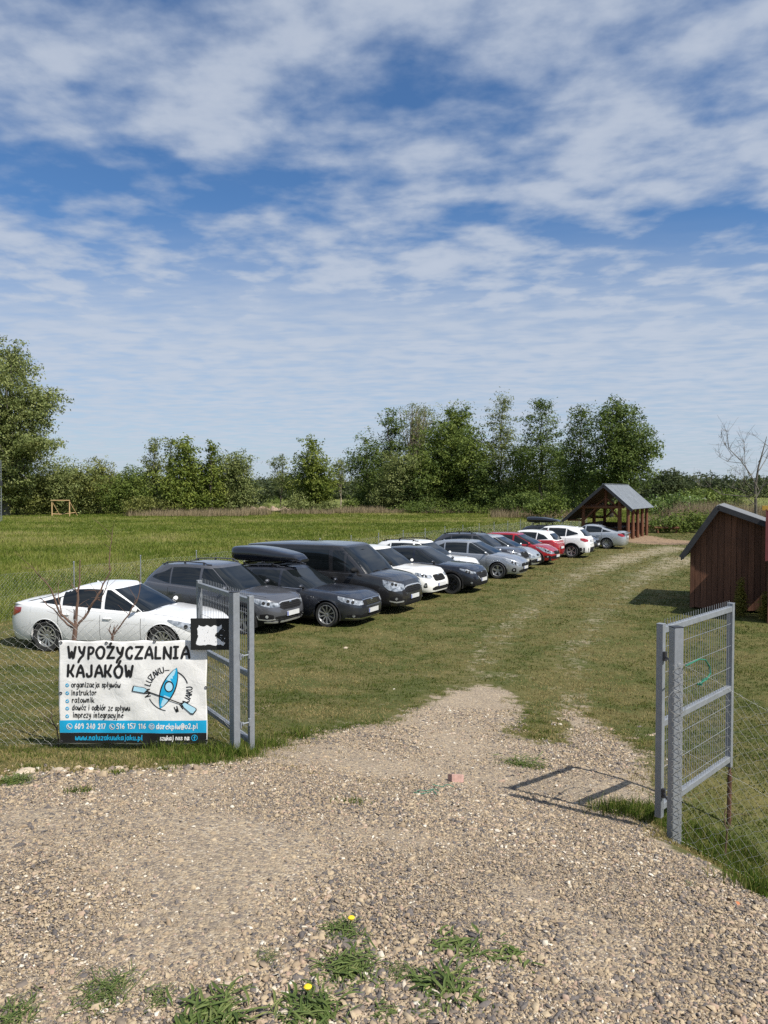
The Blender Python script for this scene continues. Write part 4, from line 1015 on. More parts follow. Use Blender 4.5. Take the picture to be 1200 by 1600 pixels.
for q in range(16):
    cx, cy, r_ = rg.uniform(337, 352), rg.uniform(981, 1003), rg.uniform(.3, 1.0)
    mb.add([pb(cx+r_*math.cos(a)*rg.uniform(.6, 1.3), cy+r_*math.sin(a)*rg.uniform(.6, 1.2)) for a in [k*math.pi/3.5 for k in range(7)]], [tuple(range(7))])
mb.build('white_print', simple('board_white', (.80,.80,.80), .6, var=.03), e)
mb = MB()
for q in range(9):
    cx, cy, r_ = rg.uniform(316, 334), rg.uniform(982, 1004), rg.uniform(.2, .5)
    mb.add([pb(cx+r_*math.cos(a)*rg.uniform(.6, 1.4), cy+r_*math.sin(a)*rg.uniform(.6, 1.3))+Vector((0, -.0012-.0003*q, 0)) for a in [k*math.pi/3.5 for k in range(7)]], [tuple(range(7))])
mb.build('dark_flecks', MATS['board_black'], e)
# ------------------------------------------------------------------ bare saplings by the fence
def sapling(name, label, dist, base_px, limbs_, twig_n, seed):
    rg = np.random.default_rng(seed); b = at_depth(base_px, 1100, dist); z0 = tz(b.x, dist)
    e = empty(name, (b.x, dist, z0), 0, label, 'sapling'); mb = MB()
    f = lambda px, py, dd: Vector((at_depth(px, py, dist).x-b.x, dd, at_depth(px, py, dist).z-z0))
    allp = []
    for pl, r0, r1, dep in limbs_:
        n = len(pl); pts = [f(x, y, dep*i/max(1, n-1)) if y < 1500 else Vector((0, 0, -.05)) for i, (x, y) in enumerate(pl)]
        pts = [p+Vector(rg.normal(0, .006, 3)) if 0 < i < n-1 else p for i, p in enumerate(pts)]
        P3 = []
        for a_, b_ in zip(pts[:-1], pts[1:]): P3 += [a_, a_.lerp(b_, .5)+Vector(rg.normal(0, .006, 3))]
        P3.append(pts[-1]); mb.tube(P3, [1.25*(r0+(r1-r0)*i/(len(P3)-1)) for i in range(len(P3))], 6); allp += P3[2:]
    for i in range(twig_n):
        p = allp[int(rg.integers(len(allp)))]; d = Vector((rg.normal(0, .6), rg.normal(0, .5), abs(rg.normal(.6, .4))))
        L = rg.uniform(.05, .2); mb.tube([p, p+d*L*.5+Vector(rg.normal(0, .006, 3)), p+d*L], [.0028, .002, .0012], 4)
    mb.build('trunk', TWIG, e, smooth=True)
sapling('sapling', 'forked leafless sapling in front of the white car, taller of two behind the banner', 7.48, 116.5,
   [([(0,1600),(116,1002),(118,978)], .024, .019, 0), ([(118,978),(120,950),(121,926),(122,900),(122,875)], .014, .004, .05), ([(118,979),(108,968),(96,958),(90,938),(85,920),(72,900),(61,886)], .011, .003, -.12),
    ([(117,982),(111,980),(98,970),(87,961),(70,948),(55,936)], .010, .003, .10), ([(119,980),(130,966),(137,952),(147,938),(155,926),(162,908),(168,891),(166,870),(170,845),(169,828)], .012, .002, .12),
    ([(137,952),(152,938),(163,926),(172,912),(177,902)], .006, .002, -.1), ([(96,958),(88,935),(84,915)], .006, .002, .1), ([(118,985),(112,970),(110,955)], .008, .003, .1), ([(155,926),(150,935),(160,940)], .004, .002, 0), ([(121,926),(112,918),(105,908)], .005, .002, .08)], 46, 70)
sapling('sapling', 'small cut-back sapling with one long thin shoot, right of the forked one', 7.44, 175,
   [([(0,1600),(175,1003),(176,992)], .014, .011, 0), ([(176,994),(188,978),(201,961),(209,946),(214,932),(216,915),(215,899)], .008, .002, .05), ([(176,994),(171,985),(173,978)], .007, .003, 0), ([(176,994),(178,984),(183,977)], .007, .003, .03), ([(177,990),(182,980),(180,975)], .005, .002, -.03)], 14, 71)
sapling('sapling', 'dry bare twig low at the lower left corner of the banner', 7.28, 90, [([(0,1600),(90,1140),(82,1120),(81,1105)], .006, .002, 0), ([(90,1138),(76,1130),(66,1127)], .004, .002, .05)], 6, 72)
sapling('sapling', 'thin dead stem under the right wire fence', 5.6, 1132, [([(0,1600),(1137,1310),(1132,1280),(1135,1262)], .006, .002, 0)], 5, 73)
# ------------------------------------------------------------------ shed, second shed, shelter, goal, mast, benches
def wood(name, col, stripe=0, rough=.75, axis=2, var=.3):
    m, nt, out = newmat(name); co = objco(nt)
    mp = nt.nodes.new('ShaderNodeMapping'); mp.inputs['Scale'].default_value = (9, 9, 9); mp.inputs['Scale'].default_value[axis] = .8
    nt.links.new(co, mp.inputs[0]); f = noise(nt, mp.outputs[0], 2.2, 6, .65, .4); f2 = noise(nt, co, 1.3, 4)
    c = ramp(nt, f, [(.28, tuple(v*(1-var*1.4) for v in col)), (.72, tuple(v*(1+var) for v in col))])
    c = mixc(nt, mapr(nt, f2, .4, .75, 0, .5), c, tuple(v*.62 for v in col))
    princ(nt, out, c, rough, 0, .35, bump=f, bdist=.006); MATS[name] = m; return m
BROWN = [wood('brown_board_%d' % i, tuple(c*k for c in (.155,.070,.040))) for i, k in enumerate((1.0, .8, 1.22))]
ROOFGREY = simple('felt_roof', (.15,.155,.16), .85, var=.22, scale=5, bump=.004)
FASCIA = simple('dark_fascia', (.030,.030,.034), .6, var=.25)
LOG = wood('stained_log', (.155,.062,.032), var=.35); LOGEND = simple('log_end', (.42,.30,.19), .8, var=.25, scale=14)
BEAM = wood('stained_beam', (.155,.066,.034), axis=0, var=.35)
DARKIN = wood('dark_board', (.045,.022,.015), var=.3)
STEELROOF = simple('steel_roof', (.20,.22,.24), .5, .35, var=.12, scale=1.2, rvar=.08)
def frame_at(p, ang):
    """local axes: x to the right along the front, y into the depth"""
    return p, -ang
def local_empty(name, p, rz, label, cat): return empty(name, p, rz, label, cat)
# --- shed with an uneven gable: x local along the front, y depth
pS = at_height(1077.5, 951, 0); AS = R(27)
se_ = local_empty('shed', (pS.x, pS.y, tz(pS.x, pS.y)), -AS, 'brown plank shed with a lopsided grey roof on the grass', 'shed')
WS, DS = 3.1, 3.2
prof = [(-.22, 1.56), (.74, 3.04), (WS+.25, 2.06)]                      # eave, ridge, eave in the front plane
def roofz(x):
    (x0, z0), (x1, z1), (x2, z2) = prof
    return z0+(z1-z0)*(x-x0)/(x1-x0) if x < x1 else z1+(z2-z1)*(x-x1)/(x2-x1)
mb = MB(); x = 0; i = 0; rg = random.Random(3)
while x < WS-.02:
    w_ = rg.uniform(.11, .19); x1 = min(WS, x+w_); dpt = rg.choice((0, .006, .012)); mi = rg.choice((0, 0, 1, 2))
    a = x+.004; b = x1-.004; pts = [(a, rg.uniform(.02, .07)), (b, rg.uniform(.02, .07)), (b, roofz(b)-.10)]
    if a < prof[1][0] < b: pts.append((prof[1][0], prof[1][1]-.10))
    pts.append((a, roofz(a)-.10))
    M = Matrix(((1,0,0,0),(0,0,1,-.012-dpt),(0,1,0,0),(0,0,0,1)))
    mb.prism(pts, .022, M, mi); x = x1
mb.build('plank_wall', BROWN, se_, bevel=.002)
mb = MB()
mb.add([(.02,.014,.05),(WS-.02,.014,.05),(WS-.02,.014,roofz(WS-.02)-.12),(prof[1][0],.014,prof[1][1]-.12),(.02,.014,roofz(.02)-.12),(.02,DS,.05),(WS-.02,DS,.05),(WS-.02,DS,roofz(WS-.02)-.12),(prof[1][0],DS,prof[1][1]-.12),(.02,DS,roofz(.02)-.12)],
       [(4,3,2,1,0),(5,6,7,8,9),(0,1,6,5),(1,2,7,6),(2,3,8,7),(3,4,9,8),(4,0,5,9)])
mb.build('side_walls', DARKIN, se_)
def roof_slab(pa, pb, y0, y1, th, name, mat, parent):
    mb = MB(); a, b = Vector((pa[0], 0, pa[1])), Vector((pb[0], 0, pb[1])); n = Vector((-(b-a).z, 0, (b-a).x)).normalized()
    if n.z < 0: n = -n
    vs = []
    for y in (y0, y1): vs += [a+Vector((0, y, 0)), b+Vector((0, y, 0)), b+Vector((0, y, 0))+n*th, a+Vector((0, y, 0))+n*th]
    mb.add(vs, [(0,1,2,3),(7,6,5,4),(0,4,5,1),(1,5,6,2),(2,6,7,3),(3,7,4,0)]); return mb.build(name, mat, parent)
roof_slab(prof[0], prof[1], -.28, DS+.2, .035, 'roof', ROOFGREY, se_); roof_slab(prof[1], prof[2], -.28, DS+.2, .038, 'roof', ROOFGREY, se_)
for a, b in ((prof[0], prof[1]), (prof[1], prof[2])):
    mb = MB(); mb.bar((a[0], -.298, a[1]-.045), (b[0], -.298, b[1]-.045), .028, .15, up=(0,0,1)); mb.build('fascia_board', FASCIA, se_, bevel=.003)
mb = MB(); mb.bar((prof[0][0], -.3, prof[0][1]-.05), (prof[0][0], DS+.2, prof[0][1]-.05), .026, .13); mb.build('eave_board', FASCIA, se_)
mb = MB()
for x in (.12, .95, 1.9, 2.8):
    mb.bar((x, -.26, roofz(x)-.07), (x, .0, roofz(x)-.07), .06, .09)
mb.build('rafter_ends', DARKIN, se_)
# --- maroon roofed hut at the picture edge
pH = at_height(1189, 972, 0)
he = local_empty('hut', (pH.x, pH.y-.2, tz(pH.x, pH.y)), -AS, 'hut with a steep maroon metal roof and yellow ridge board at the picture edge', 'hut')
MAROON = simple('maroon_sheet', (.13,.028,.024), .4, .1, var=.15); YELLOW = wood('yellow_board', (.62,.36,.07), axis=0, var=.15)
mb = MB()
for i in range(9):
    x = .0+.2*i; mb.box((x+.09, -.06, 2.33), (.19, .012, 1.34), Matrix.Rotation(R(-9), 3, 'X')); mb.bar((x, -.075+.105, 3.0), (x, -.075-.105, 1.66), .022, .03)
mb.build('roof', MAROON, he)
mb = MB(); mb.box((.85, .045, 3.03), (1.9, .05, .12)); mb.build('ridge_board', YELLOW, he, bevel=.003)
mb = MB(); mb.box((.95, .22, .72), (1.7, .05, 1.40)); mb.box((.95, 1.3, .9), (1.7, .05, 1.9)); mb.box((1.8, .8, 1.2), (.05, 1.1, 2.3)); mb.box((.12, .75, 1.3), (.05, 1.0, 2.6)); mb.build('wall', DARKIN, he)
mb = MB(); mb.box((.10, .12, 1.0), (.10, .10, 2.0)); mb.box((.95, .15, 1.50), (1.7, .08, .09)); mb.build('post', BROWN[0], he, bevel=.004)
mb = MB(); mb.box((.95, .72, 2.96), (1.75, 1.3, .05), Matrix.Rotation(R(-6), 3, 'X')); mb.build('rear_roof', MAROON, he)
# --- log shelter
pG = at_height(981, 843.5, 0); AG = R(31)
ge = local_empty('log_shelter', (pG.x, pG.y, 0), -AG, 'log shelter with a grey sheet roof at the end of the car row', 'shelter')
RX, RZ = -1.62, 3.98; EX, EZ = .42, 2.18; LX, LZ = -4.62, 1.33; DG = 6.3
def sheet(a, b, y0, y1, name, step):
    A_, B_ = Vector((a[0], 0, a[1])), Vector((b[0], 0, b[1])); mb = MB(); n = Vector((-(B_-A_).z, 0, (B_-A_).x)).normalized()
    if n.z < 0: n = -n
    y = y0; rows = [[], []]
    prof_ = []
    while y < y1-1e-6:
        for dy, h in ((0, 0), (step*.80, 0), (step*.84, .035), (step*.96, .035)): prof_.append((min(y+dy, y1), h))
        y += step
    top = [[p+Vector((0, yy, 0))+n*(h+.03) for yy, h in prof_] for p in (A_, B_)]; bot = [[p+Vector((0, yy, 0)) for yy, h in prof_] for p in (A_, B_)]
    mb.grid(top); mb.grid(bot); mb.grid([bot[0], top[0]]); mb.grid([bot[1], top[1]])
    mb.grid([[top[0][0], top[1][0]], [bot[0][0], bot[1][0]]]); mb.grid([[top[0][-1], top[1][-1]], [bot[0][-1], bot[1][-1]]])
    return mb.build(name, STEELROOF, ge)
sheet((RX, RZ), (EX, EZ), -.55, DG+.5, 'roof', .46); sheet((RX-.01, RZ), (LX, LZ), -.55, DG+.5, 'roof', .46)
for a, b in (((RX, RZ-.015), (EX-.06, EZ+.025)), ((RX-.02, RZ-.015), (LX+.06, LZ+.025))):
    A_, B_ = Vector((a[0], 0, a[1])), Vector((b[0], 0, b[1])); n = Vector((-(B_-A_).z, 0, (B_-A_).x)).normalized(); n = n if n.z > 0 else -n
    mb = MB(); vs = []
    for y in (-.50, DG+.45): vs += [A_+Vector((0, y, 0))-n*.01, B_+Vector((0, y, 0))-n*.01, B_+Vector((0, y, 0))-n*.05, A_+Vector((0, y, 0))-n*.05]
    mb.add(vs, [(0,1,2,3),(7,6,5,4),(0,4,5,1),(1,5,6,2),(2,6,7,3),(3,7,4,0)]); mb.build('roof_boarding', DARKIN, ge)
mb = MB(); mb.box((RX, DG/2, RZ+.035), (.22, DG+1.0, .03)); mb.build('ridge_cap', STEELROOF, ge)
for a, b in (((RX, RZ), (EX, EZ)), ((RX, RZ), (LX, LZ))):
    mb = MB(); mb.bar((a[0], -.56, a[1]-.10), (b[0], -.56, b[1]-.10), .03, .2); mb.build('barge_board', FASCIA, ge)
def log(a, b, r=.11, name='post', n=10):
    mb = MB(); a, b = Vector(a), Vector(b); rg = random.Random(int(a.x*97+b.z*31)); pts = [a.lerp(b, t) for t in (0, .25, .5, .75, 1)]
    mb.tube(pts, [r*rg.uniform(.93, 1.07) for _ in pts], n, cap=False); o = mb.build(name, LOG if abs((b-a).z) > .5*(b-a).length else BEAM, ge, smooth=True)
    for p, q in ((a, (a-b).normalized()), (b, (b-a).normalized())):
        m2 = MB(); u = q.orthogonal().normalized(); w2 = q.cross(u); m2.add([p+q*.003+(u*math.cos(k*math.pi/5)+w2*math.sin(k*math.pi/5))*r*.98 for k in range(10)], [tuple(range(10))]); m2.build('log_end', LOGEND, o)
    return o
zr = lambda x: (RZ+(EZ-RZ)*(x-RX)/(EX-RX) if x > RX else RZ+(LZ-RZ)*(x-RX)/(LX-RX))-.14
for y in (0, 1.55, 3.1, 4.7, DG): log((0, y, -.1), (0, y, zr(0)), .125)
log((-.62, .15, -.1), (-.62, .15, zr(-.62)-.1), .14)
for y in (.15, 3.1, DG): log((-3.25, y, -.1), (-3.25, y, zr(-3.25)), .125)
log((0, -.5, zr(0)-.12+.1), (0, DG+.4, zr(0)-.02), .10, 'purlin'); log((-3.25, -.5, zr(-3.25)), (-3.25, DG+.4, zr(-3.25)), .10, 'purlin'); log((RX, -.5, RZ-.17), (RX, DG+.4, RZ-.17), .10, 'purlin')
for y in (.15, DG):
    log((-3.55, y, 2.30), (-.3, y, 2.34), .115, 'tie_beam'); log((RX, y, 2.40), (RX, y, RZ-.25), .10, 'king_post')
    log((RX, y+.02, 3.0), (RX+.75, y+.02, 2.42), .06, 'brace'); log((RX, y+.02, 3.0), (RX-.75, y+.02, 2.42), .06, 'brace')
    log((-3.2, y+.02, 1.35), (-2.3, y+.02, 2.28), .07, 'brace'); log((-.65, y+.02, 1.5), (-1.3, y+.02, 2.28), .07, 'brace')
    log((-3.3, y, 1.35), (-4.4, y, 1.33), .07, 'brace')
for i in range(4):
    y = [0, 1.55, 3.1, 4.7][i]; log((0, y+.05, zr(0)-.6), (0, y+.55, zr(0)-.1), .05, 'brace')
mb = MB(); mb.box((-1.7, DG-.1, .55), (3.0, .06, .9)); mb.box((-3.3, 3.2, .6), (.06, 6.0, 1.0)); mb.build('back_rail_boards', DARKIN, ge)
# tables and benches inside
for k, (x, y) in enumerate(((-1.3, 2.0), (-1.3, 4.3))):
    te = empty('picnic_table', Matrix.Translation(ge.location) @ Matrix.Rotation(-AG, 4, 'Z') @ Vector((x, y, 0)), -AG, ('plank picnic table nearer the open gable inside the log shelter', 'plank picnic table at the far end inside the log shelter')[k], 'table', 'picnic tables in the shelter')
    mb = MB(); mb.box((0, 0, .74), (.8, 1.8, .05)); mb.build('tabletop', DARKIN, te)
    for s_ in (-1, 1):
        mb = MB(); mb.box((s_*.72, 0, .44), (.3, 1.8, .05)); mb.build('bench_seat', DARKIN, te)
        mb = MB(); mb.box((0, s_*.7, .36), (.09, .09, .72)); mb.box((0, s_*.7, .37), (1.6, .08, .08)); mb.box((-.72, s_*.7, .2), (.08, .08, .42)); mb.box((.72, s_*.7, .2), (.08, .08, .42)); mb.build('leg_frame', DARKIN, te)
# log benches right of the shelter
for k, (px, py, L, lb) in enumerate(((1042, 833, 2.0, 'low log bench right of the shelter, farther from its posts'), (1021, 831, 1.7, 'low log bench touching the last post of the shelter'))):
    q = at_height(px, py, 0)
    e = empty('log_bench', (q.x, q.y, 0), R(-8+6*k), lb, 'bench', 'log benches beside the shelter')
    mb = MB(); mb.tube([(-L/2, 0, .44), (L/2, 0, .44)], .10, 9); mb.tube([(-L/2, .2, .43), (L/2, .2, .43)], .09, 9); mb.build('seat', LOG, e, smooth=True)
    for s_ in (-1, 1):
        mb = MB(); mb.tube([(s_*L*.36, .1, -.03), (s_*L*.36, .1, .35)], .12, 9); mb.build('leg', LOG, e, smooth=True)
# wooden goal
q = at_height(95, 807, 0); k = q.y/FPX; e = empty('wooden_goal', (q.x, q.y, 0), R(-6), 'small goal of pale raw poles at the far edge of the meadow', 'goal')
PALEW = wood('raw_pole', (.50,.34,.17), var=.2); w2 = 14.5*k; hh = 25*k
for s_ in (-1, 1):
    mb = MB(); mb.tube([(s_*w2, 0, -.1), (s_*w2, 0, hh)], .085, 8); mb.build('post', PALEW, e, smooth=True)
mb = MB(); mb.tube([(-w2-.1, -.1, hh), (w2+.1, -.1, hh)], .08, 8); mb.build('crossbar', PALEW, e, smooth=True)
mb = MB(); mb.tube([(-w2, .1, .35), (-w2*.2, .8, .28), (w2, 1.4, .5)], .06, 7); mb.tube([(-w2, 0, hh*.95), (-w2+.3, 1.5, .1)], .05, 6); mb.tube([(w2, 0, hh*.95), (w2+.3, 1.5, .1)], .05, 6); mb.build('back_stay', PALEW, e, smooth=True)
# thin mast at the left edge
q = at_height(1.5, 815, 0); k = q.y/FPX; H = 96*k
e = empty('mast', (q.x, q.y, 0), 0, 'thin grey lattice mast cut by the picture edge in front of the tall willow', 'mast')
mb = MB()
for x, y in ((-.10, 0), (.10, 0), (0, .17)): mb.tube([(x, y, -.1), (x*.9, y, H)], .028, 6)
for i in range(22):
    z = H*i/22; mb.tube([(-.10, 0, z), (.10, 0, z+H/44)], .014, 4); mb.tube([(.10, 0, z+H/44), (0, .17, z+H/22)], .014, 4); mb.tube([(0, .17, z), (-.1, 0, z+H/44)], .014, 4)
mb.build('lattice', GALV, e)
mb = MB(); mb.box((0, -.1, H*.62), (.5, .2, .55)); mb.build('cabinet', DARKSTEEL, e, bevel=.02)
# ------------------------------------------------------------------ small things on the gravel
q = ground_at(712, 1222)
e = empty('paving_brick', (q.x, q.y, q.z-.006), R(24), 'loose pinkish zigzag paving brick lying on the gravel', 'brick')
PINK = simple('pink_concrete', (.40,.25,.21), .9, var=.22, scale=30, bump=.003)
mb = MB(); zig = [(-.10,-.055),(-.05,-.068),(0,-.055),(.05,-.068),(.10,-.055),(.112,0),(.10,.055),(.05,.042),(0,.055),(-.05,.042),(-.10,.055),(-.088,0)]
mb.prism([(x*.62, y*.72) for x, y in zig], .07, Matrix.Rotation(R(-16), 4, 'X') @ Matrix.Rotation(R(10), 4, 'Y')); mb.build('brick', PINK, e, bevel=.004)
rg = np.random.default_rng(31)
mb = MB()
for (x, y) in ((668,1240),(692,1232),(664,1243)):
    c_ = ground_at(x, y)+Vector((0, 0, .015)); mb.tube([c_+Vector((t*.03, rg.normal(0, .012), abs(rg.normal(0, .012)))) for t in range(-3, 4)], .0035, 5)
o = mb.build('green_cord', GREENCORD, smooth=True); tag(o, 'scrap of green cord lying on the gravel beside the paving brick', 'cord')
ROCK = simple('pale_rock', (.46,.38,.28), .9, var=.25, scale=9, bump=.006)
for i, (px, py, s_, lb) in enumerate(((38,1208,.15,'flat pale rock slab at the left end of the gravel edge'),(92,1205,.13,'pale rock between the flat slab and the square chunk'),(138,1204,.085,'square whitish concrete chunk under the lower left of the banner'),
        (183,1202,.10,'domed pale rock below the banner web address'),(268,1203,.09,'reddish tan rock in the grass left of the gate post'),(300,1198,.085,'pale rock against the grass, second from the left gate post'),(345,1193,.075,'small pale rock nearest the foot of the left gate post'),(212,1208,.06,'smallest tan stone among the rocks under the banner'),
        (540,1013-0,.14,'pale buried stone in the mown grass near the dark estate car'),(616,1077,.05,'small white stone in the grass beside the gravel tip'),(1152,1412,.035,'orange-red pebble of brick near the right gravel edge'),(870,1445,.03,'brown lump on the bare gravel, right of the dandelions'))):
    q = ground_at(px, py); rg = np.random.default_rng(80+i); mb = MB(); n = 9; rr = []
    s_ *= .62
    for a, b in ((-.7, .6), (-.35, .95), (.1, .9), (.35, .6), (.45, .3)):
        rr.append([Vector((math.cos(k*2*math.pi/n)*s_*b*rg.uniform(.6, 1.25), math.sin(k*2*math.pi/n)*s_*b*.7*rg.uniform(.6, 1.25), a*s_*.7*rg.uniform(.9, 1.1))) for k in range(n)])
    vs = [v_ for r_ in rr for v_ in r_]; fs = [(j*n+k, j*n+(k+1) % n, (j+1)*n+(k+1) % n, (j+1)*n+k) for j in range(4) for k in range(n)]+[tuple(4*n+k for k in range(n)), tuple(n-1-k for k in range(n))]
    mb.add(vs, fs); o = mb.build('rock', simple('orange_brick', (.50,.17,.07), .9) if i == 10 else (simple('brown_lump', (.14,.10,.07), .95) if i == 11 else (simple('white_rock', (.62,.56,.46), .9, bump=.004) if i in (2, 9) else ROCK)), bevel=.004*min(1, s_/.08))
    o.location = (q.x, q.y, q.z); o.rotation_euler = (0, 0, rg.random()*6); tag(o, lb, 'rock', 'loose rocks')
# weeds
WEED = leaf_mat('weed_leaf', [(.15, (.050,.080,.020)), (.5, (.095,.135,.034)), (.75, (.17,.20,.065)), (.95, (.30,.26,.10))], .2, .5)
DANDY = simple('dandelion_yellow', (.80,.56,.02), .7, var=.15, scale=60)
def weed(px, py, rpx, n, broad, upr, flowers, lb, i):
    q = ground_at(px, py); k = (q-camo.location).length/FPX; r = rpx*k*1.15; rg = np.random.default_rng(200+i)
    e = empty('weed', q, 0, lb, 'weed', 'weeds growing through the gravel')
    n = int(n*3.0); mb = MB()
    for j in range(n):
        a = 2*math.pi*(j/n)+rg.normal(0, .35); L = r*rg.uniform(.22, .66); w_ = L*broad*.50*rg.uniform(.7, 1.3); up = upr*.7*rg.uniform(.3, 1.3); cx, cy = rg.normal(0, r*.36), rg.normal(0, r*.42)
        d = Vector((math.cos(a), math.sin(a), 0)); s_ = Vector((-d.y, d.x, 0)); rows = []
        for t in (0, .2, .4, .6, .8, 1.0):
            wt = w_*(math.sin(math.pi*min(.97, t**.8*.9+.06)))*(1+.35*((int(t*10)//2) % 2))
            c_ = Vector((cx, cy, 0))+d*L*t+Vector((0, 0, .004+L*up*(t-.75*t*t)))+s_*L*.06*math.sin(t*5+j)
            rows.append([c_-s_*wt/2+Vector((0, 0, wt*.25)), c_, c_+s_*wt/2+Vector((0, 0, wt*.25))])
        mb.grid(rows)
    o = mb.build('leaves', WEED, e, smooth=True)
    a = o.data.attributes.new('tint', 'FLOAT', 'POINT'); a.data.foreach_set('value', np.repeat(np.clip(rg.normal(.5, .2, n), 0, 1), 18).astype(np.float32))
    for (fx, fy) in flowers:
        f = ground_at(fx, fy)-q; f.z = r*.35; fm = MB()
        fm.lathe([(.003, -.006), (.011, 0), (.014, .006), (.009, .010), (.0, .011)], 14, Matrix.Translation(f)); fm.build('flower', DANDY, e)
        fm = MB(); fm.tube([Vector((0, 0, 0)), f*.6+Vector((0, 0, -.004)), f-Vector((0, 0, .004))], .0022, 5); fm.build('stem', WEED, e)
WEEDS = [(535,1462,30,60,.16,.9,[(549,1455)],'low weed clump with one yellow dandelion, farthest of the dandelion clumps'),
 (543,1520,42,90,.16,1.0,[],'large dense leafy clump below the farthest dandelion'),
 (718,1487,38,26,.30,.5,[],'broad-leaved rosette at the top of the right-hand weed group'),
 (790,1502,34,16,.34,.4,[],'flat sprawling weed with long broad leaves, far right of the weeds'),
 (690,1545,44,34,.26,1.1,[],'tallest weed with upright jagged leaves in the middle of the group'),
 (740,1568,36,10,.34,.25,[],'single low spray of toothed leaves at the lower right of the weeds'),
 (622,1525,22,40,.12,1.1,[],'tuft of narrow leaves between the dense clump and the tallest weed'),
 (480,1590,48,70,.18,1.0,[(481,1572)],'clump with a dandelion bloom cut by the bottom picture edge'),
 (330,1598,52,70,.20,.9,[],'broad leafy clump cut by the bottom edge, left of the dandelion one'),
 (165,1552,36,90,.10,1.0,[],'grassy green tuft alone on the left gravel'),
 (250,1562,20,36,.16,.9,[],'small tuft right beside the lone grassy one'),
 (418,1500,20,30,.10,1.0,[],'sparse thin tuft left of the dense clump'),
 (25,1596,32,50,.12,.9,[],'faint weed in the bottom left corner'),
 (557,1253,10,24,.16,.8,[],'tiny tuft on the bare gravel left of the paving brick'),
 (20,1224,26,70,.14,1.1,[],'bushy weed at the left picture edge by the pale rocks'),
 (600,1585,22,20,.22,.4,[],'low weed right of the bottom dandelion clump'),
 (815,1195,34,50,.12,.6,[],'low grassy tuft alone in the gravel between the wheel tracks'),
 (1080,1385,10,14,.15,.9,[],'tiny sprig on the gravel below the nearest gate post'),
 (270,1180,12,24,.2,1.2,[(286,1166)],'dandelion in the grass under the banner black stripe'),
 (660,1590,20,18,.25,.5,[],'small rosette at the bottom edge below the tallest weed')]
for i, w_ in enumerate(WEEDS): weed(*w_, i)
# ------------------------------------------------------------------ cars
def paint(name, col, metal=.0, rough=.32, flake=0):
    m, nt, out = newmat(name); c = col
    co = objco(nt)
    dust = mixc(nt, mapr(nt, noise(nt, co, 2.2, 5, .65), .35, .8, .0, .07), col, (.22,.20,.16))
    if flake:
        v = nt.nodes.new('ShaderNodeTexNoise'); v.inputs['Scale'].default_value = 420; nt.links.new(co, v.inputs['Vector'])
    princ(nt, out, dust, mapr(nt, noise(nt, co, 3.1, 4), .3, .7, rough-.05, rough+.10), metal, .25, 1.0, crough=.025)
    return m
GLASS, nt, out = newmat('car_glass')
princ(nt, out, mixc(nt, mapr(nt, noise(nt, objco(nt), 1.6, 4), .35, .75, 0, .5), (.006,.008,.009), (.018,.021,.021)), .045, 0, .65)
TRIM = simple('black_plastic', (.012,.012,.013), .75, 0, .2, var=.2, scale=9)
SEAM = simple('panel_gap', (.008,.008,.008), .8)
CHROME = simple('chrome', (.72,.72,.73), .14, 1.0, var=.03)
LAMP, nt, out = newmat('headlight_glass')
co = objco(nt); princ(nt, out, ramp(nt, noise(nt, co, 11, 3, .6), [(.35, (.10,.11,.12)), (.5, (.34,.36,.38)), (.72, (.66,.68,.70))]), .10, .35, .6, .8)
REDLAMP = simple('tail_lamp', (.32,.012,.014), .12, 0, .6, .8, var=.35, scale=12)
PLATE = simple('number_plate', (.55,.55,.54), .45, var=.04); PLATEBLUE = simple('plate_blue', (.02,.06,.35), .4)
RUBBER = simple('tyre_rubber', (.022,.022,.022), .8, var=.25, scale=10); ALLOY = simple('alloy_rim', (.50,.51,.53), .30, .75, var=.08); BLACKRIM = simple('black_rim', (.03,.03,.033), .3, .5); HUBD = simple('brake_disc', (.045,.045,.045), .6, .4)
BOXBLACK = simple('roof_box_black', (.010,.011,.016), .16, 0, .5, .6, var=.1); ORANGE = simple('indicator', (.75,.25,.03), .2)
SATIN = simple('satin_silver', (.55,.56,.57), .38, .6, var=.05)
def scaled(sp, k):
    q = dict(sp); 
    for n_ in ('L', 'fx', 'rx', 'xf0', 'xf1', 'xr0', 'xr1', 'bp', 'cp'): q[n_] = q[n_]*k
    for n_ in ('sh', 'roof'): q[n_] = [(a*k, b) for a, b in q[n_]]
    return q
def smoothed(ctrl):
    xs, zs = np.array([c[0] for c in ctrl]), np.array([c[1] for c in ctrl])
    X = np.linspace(xs[0]-.3, xs[-1]+.3, 600); Z = np.interp(X, xs, zs)
    st = X[1]-X[0]; n = max(3, int(.16/st)) | 1; kk = np.hanning(n+2)[1:-1]; kk /= kk.sum()
    Zs = np.convolve(np.pad(Z, n//2, mode='edge'), kk, mode='valid')
    return lambda x: float(np.interp(x, X, Zs))
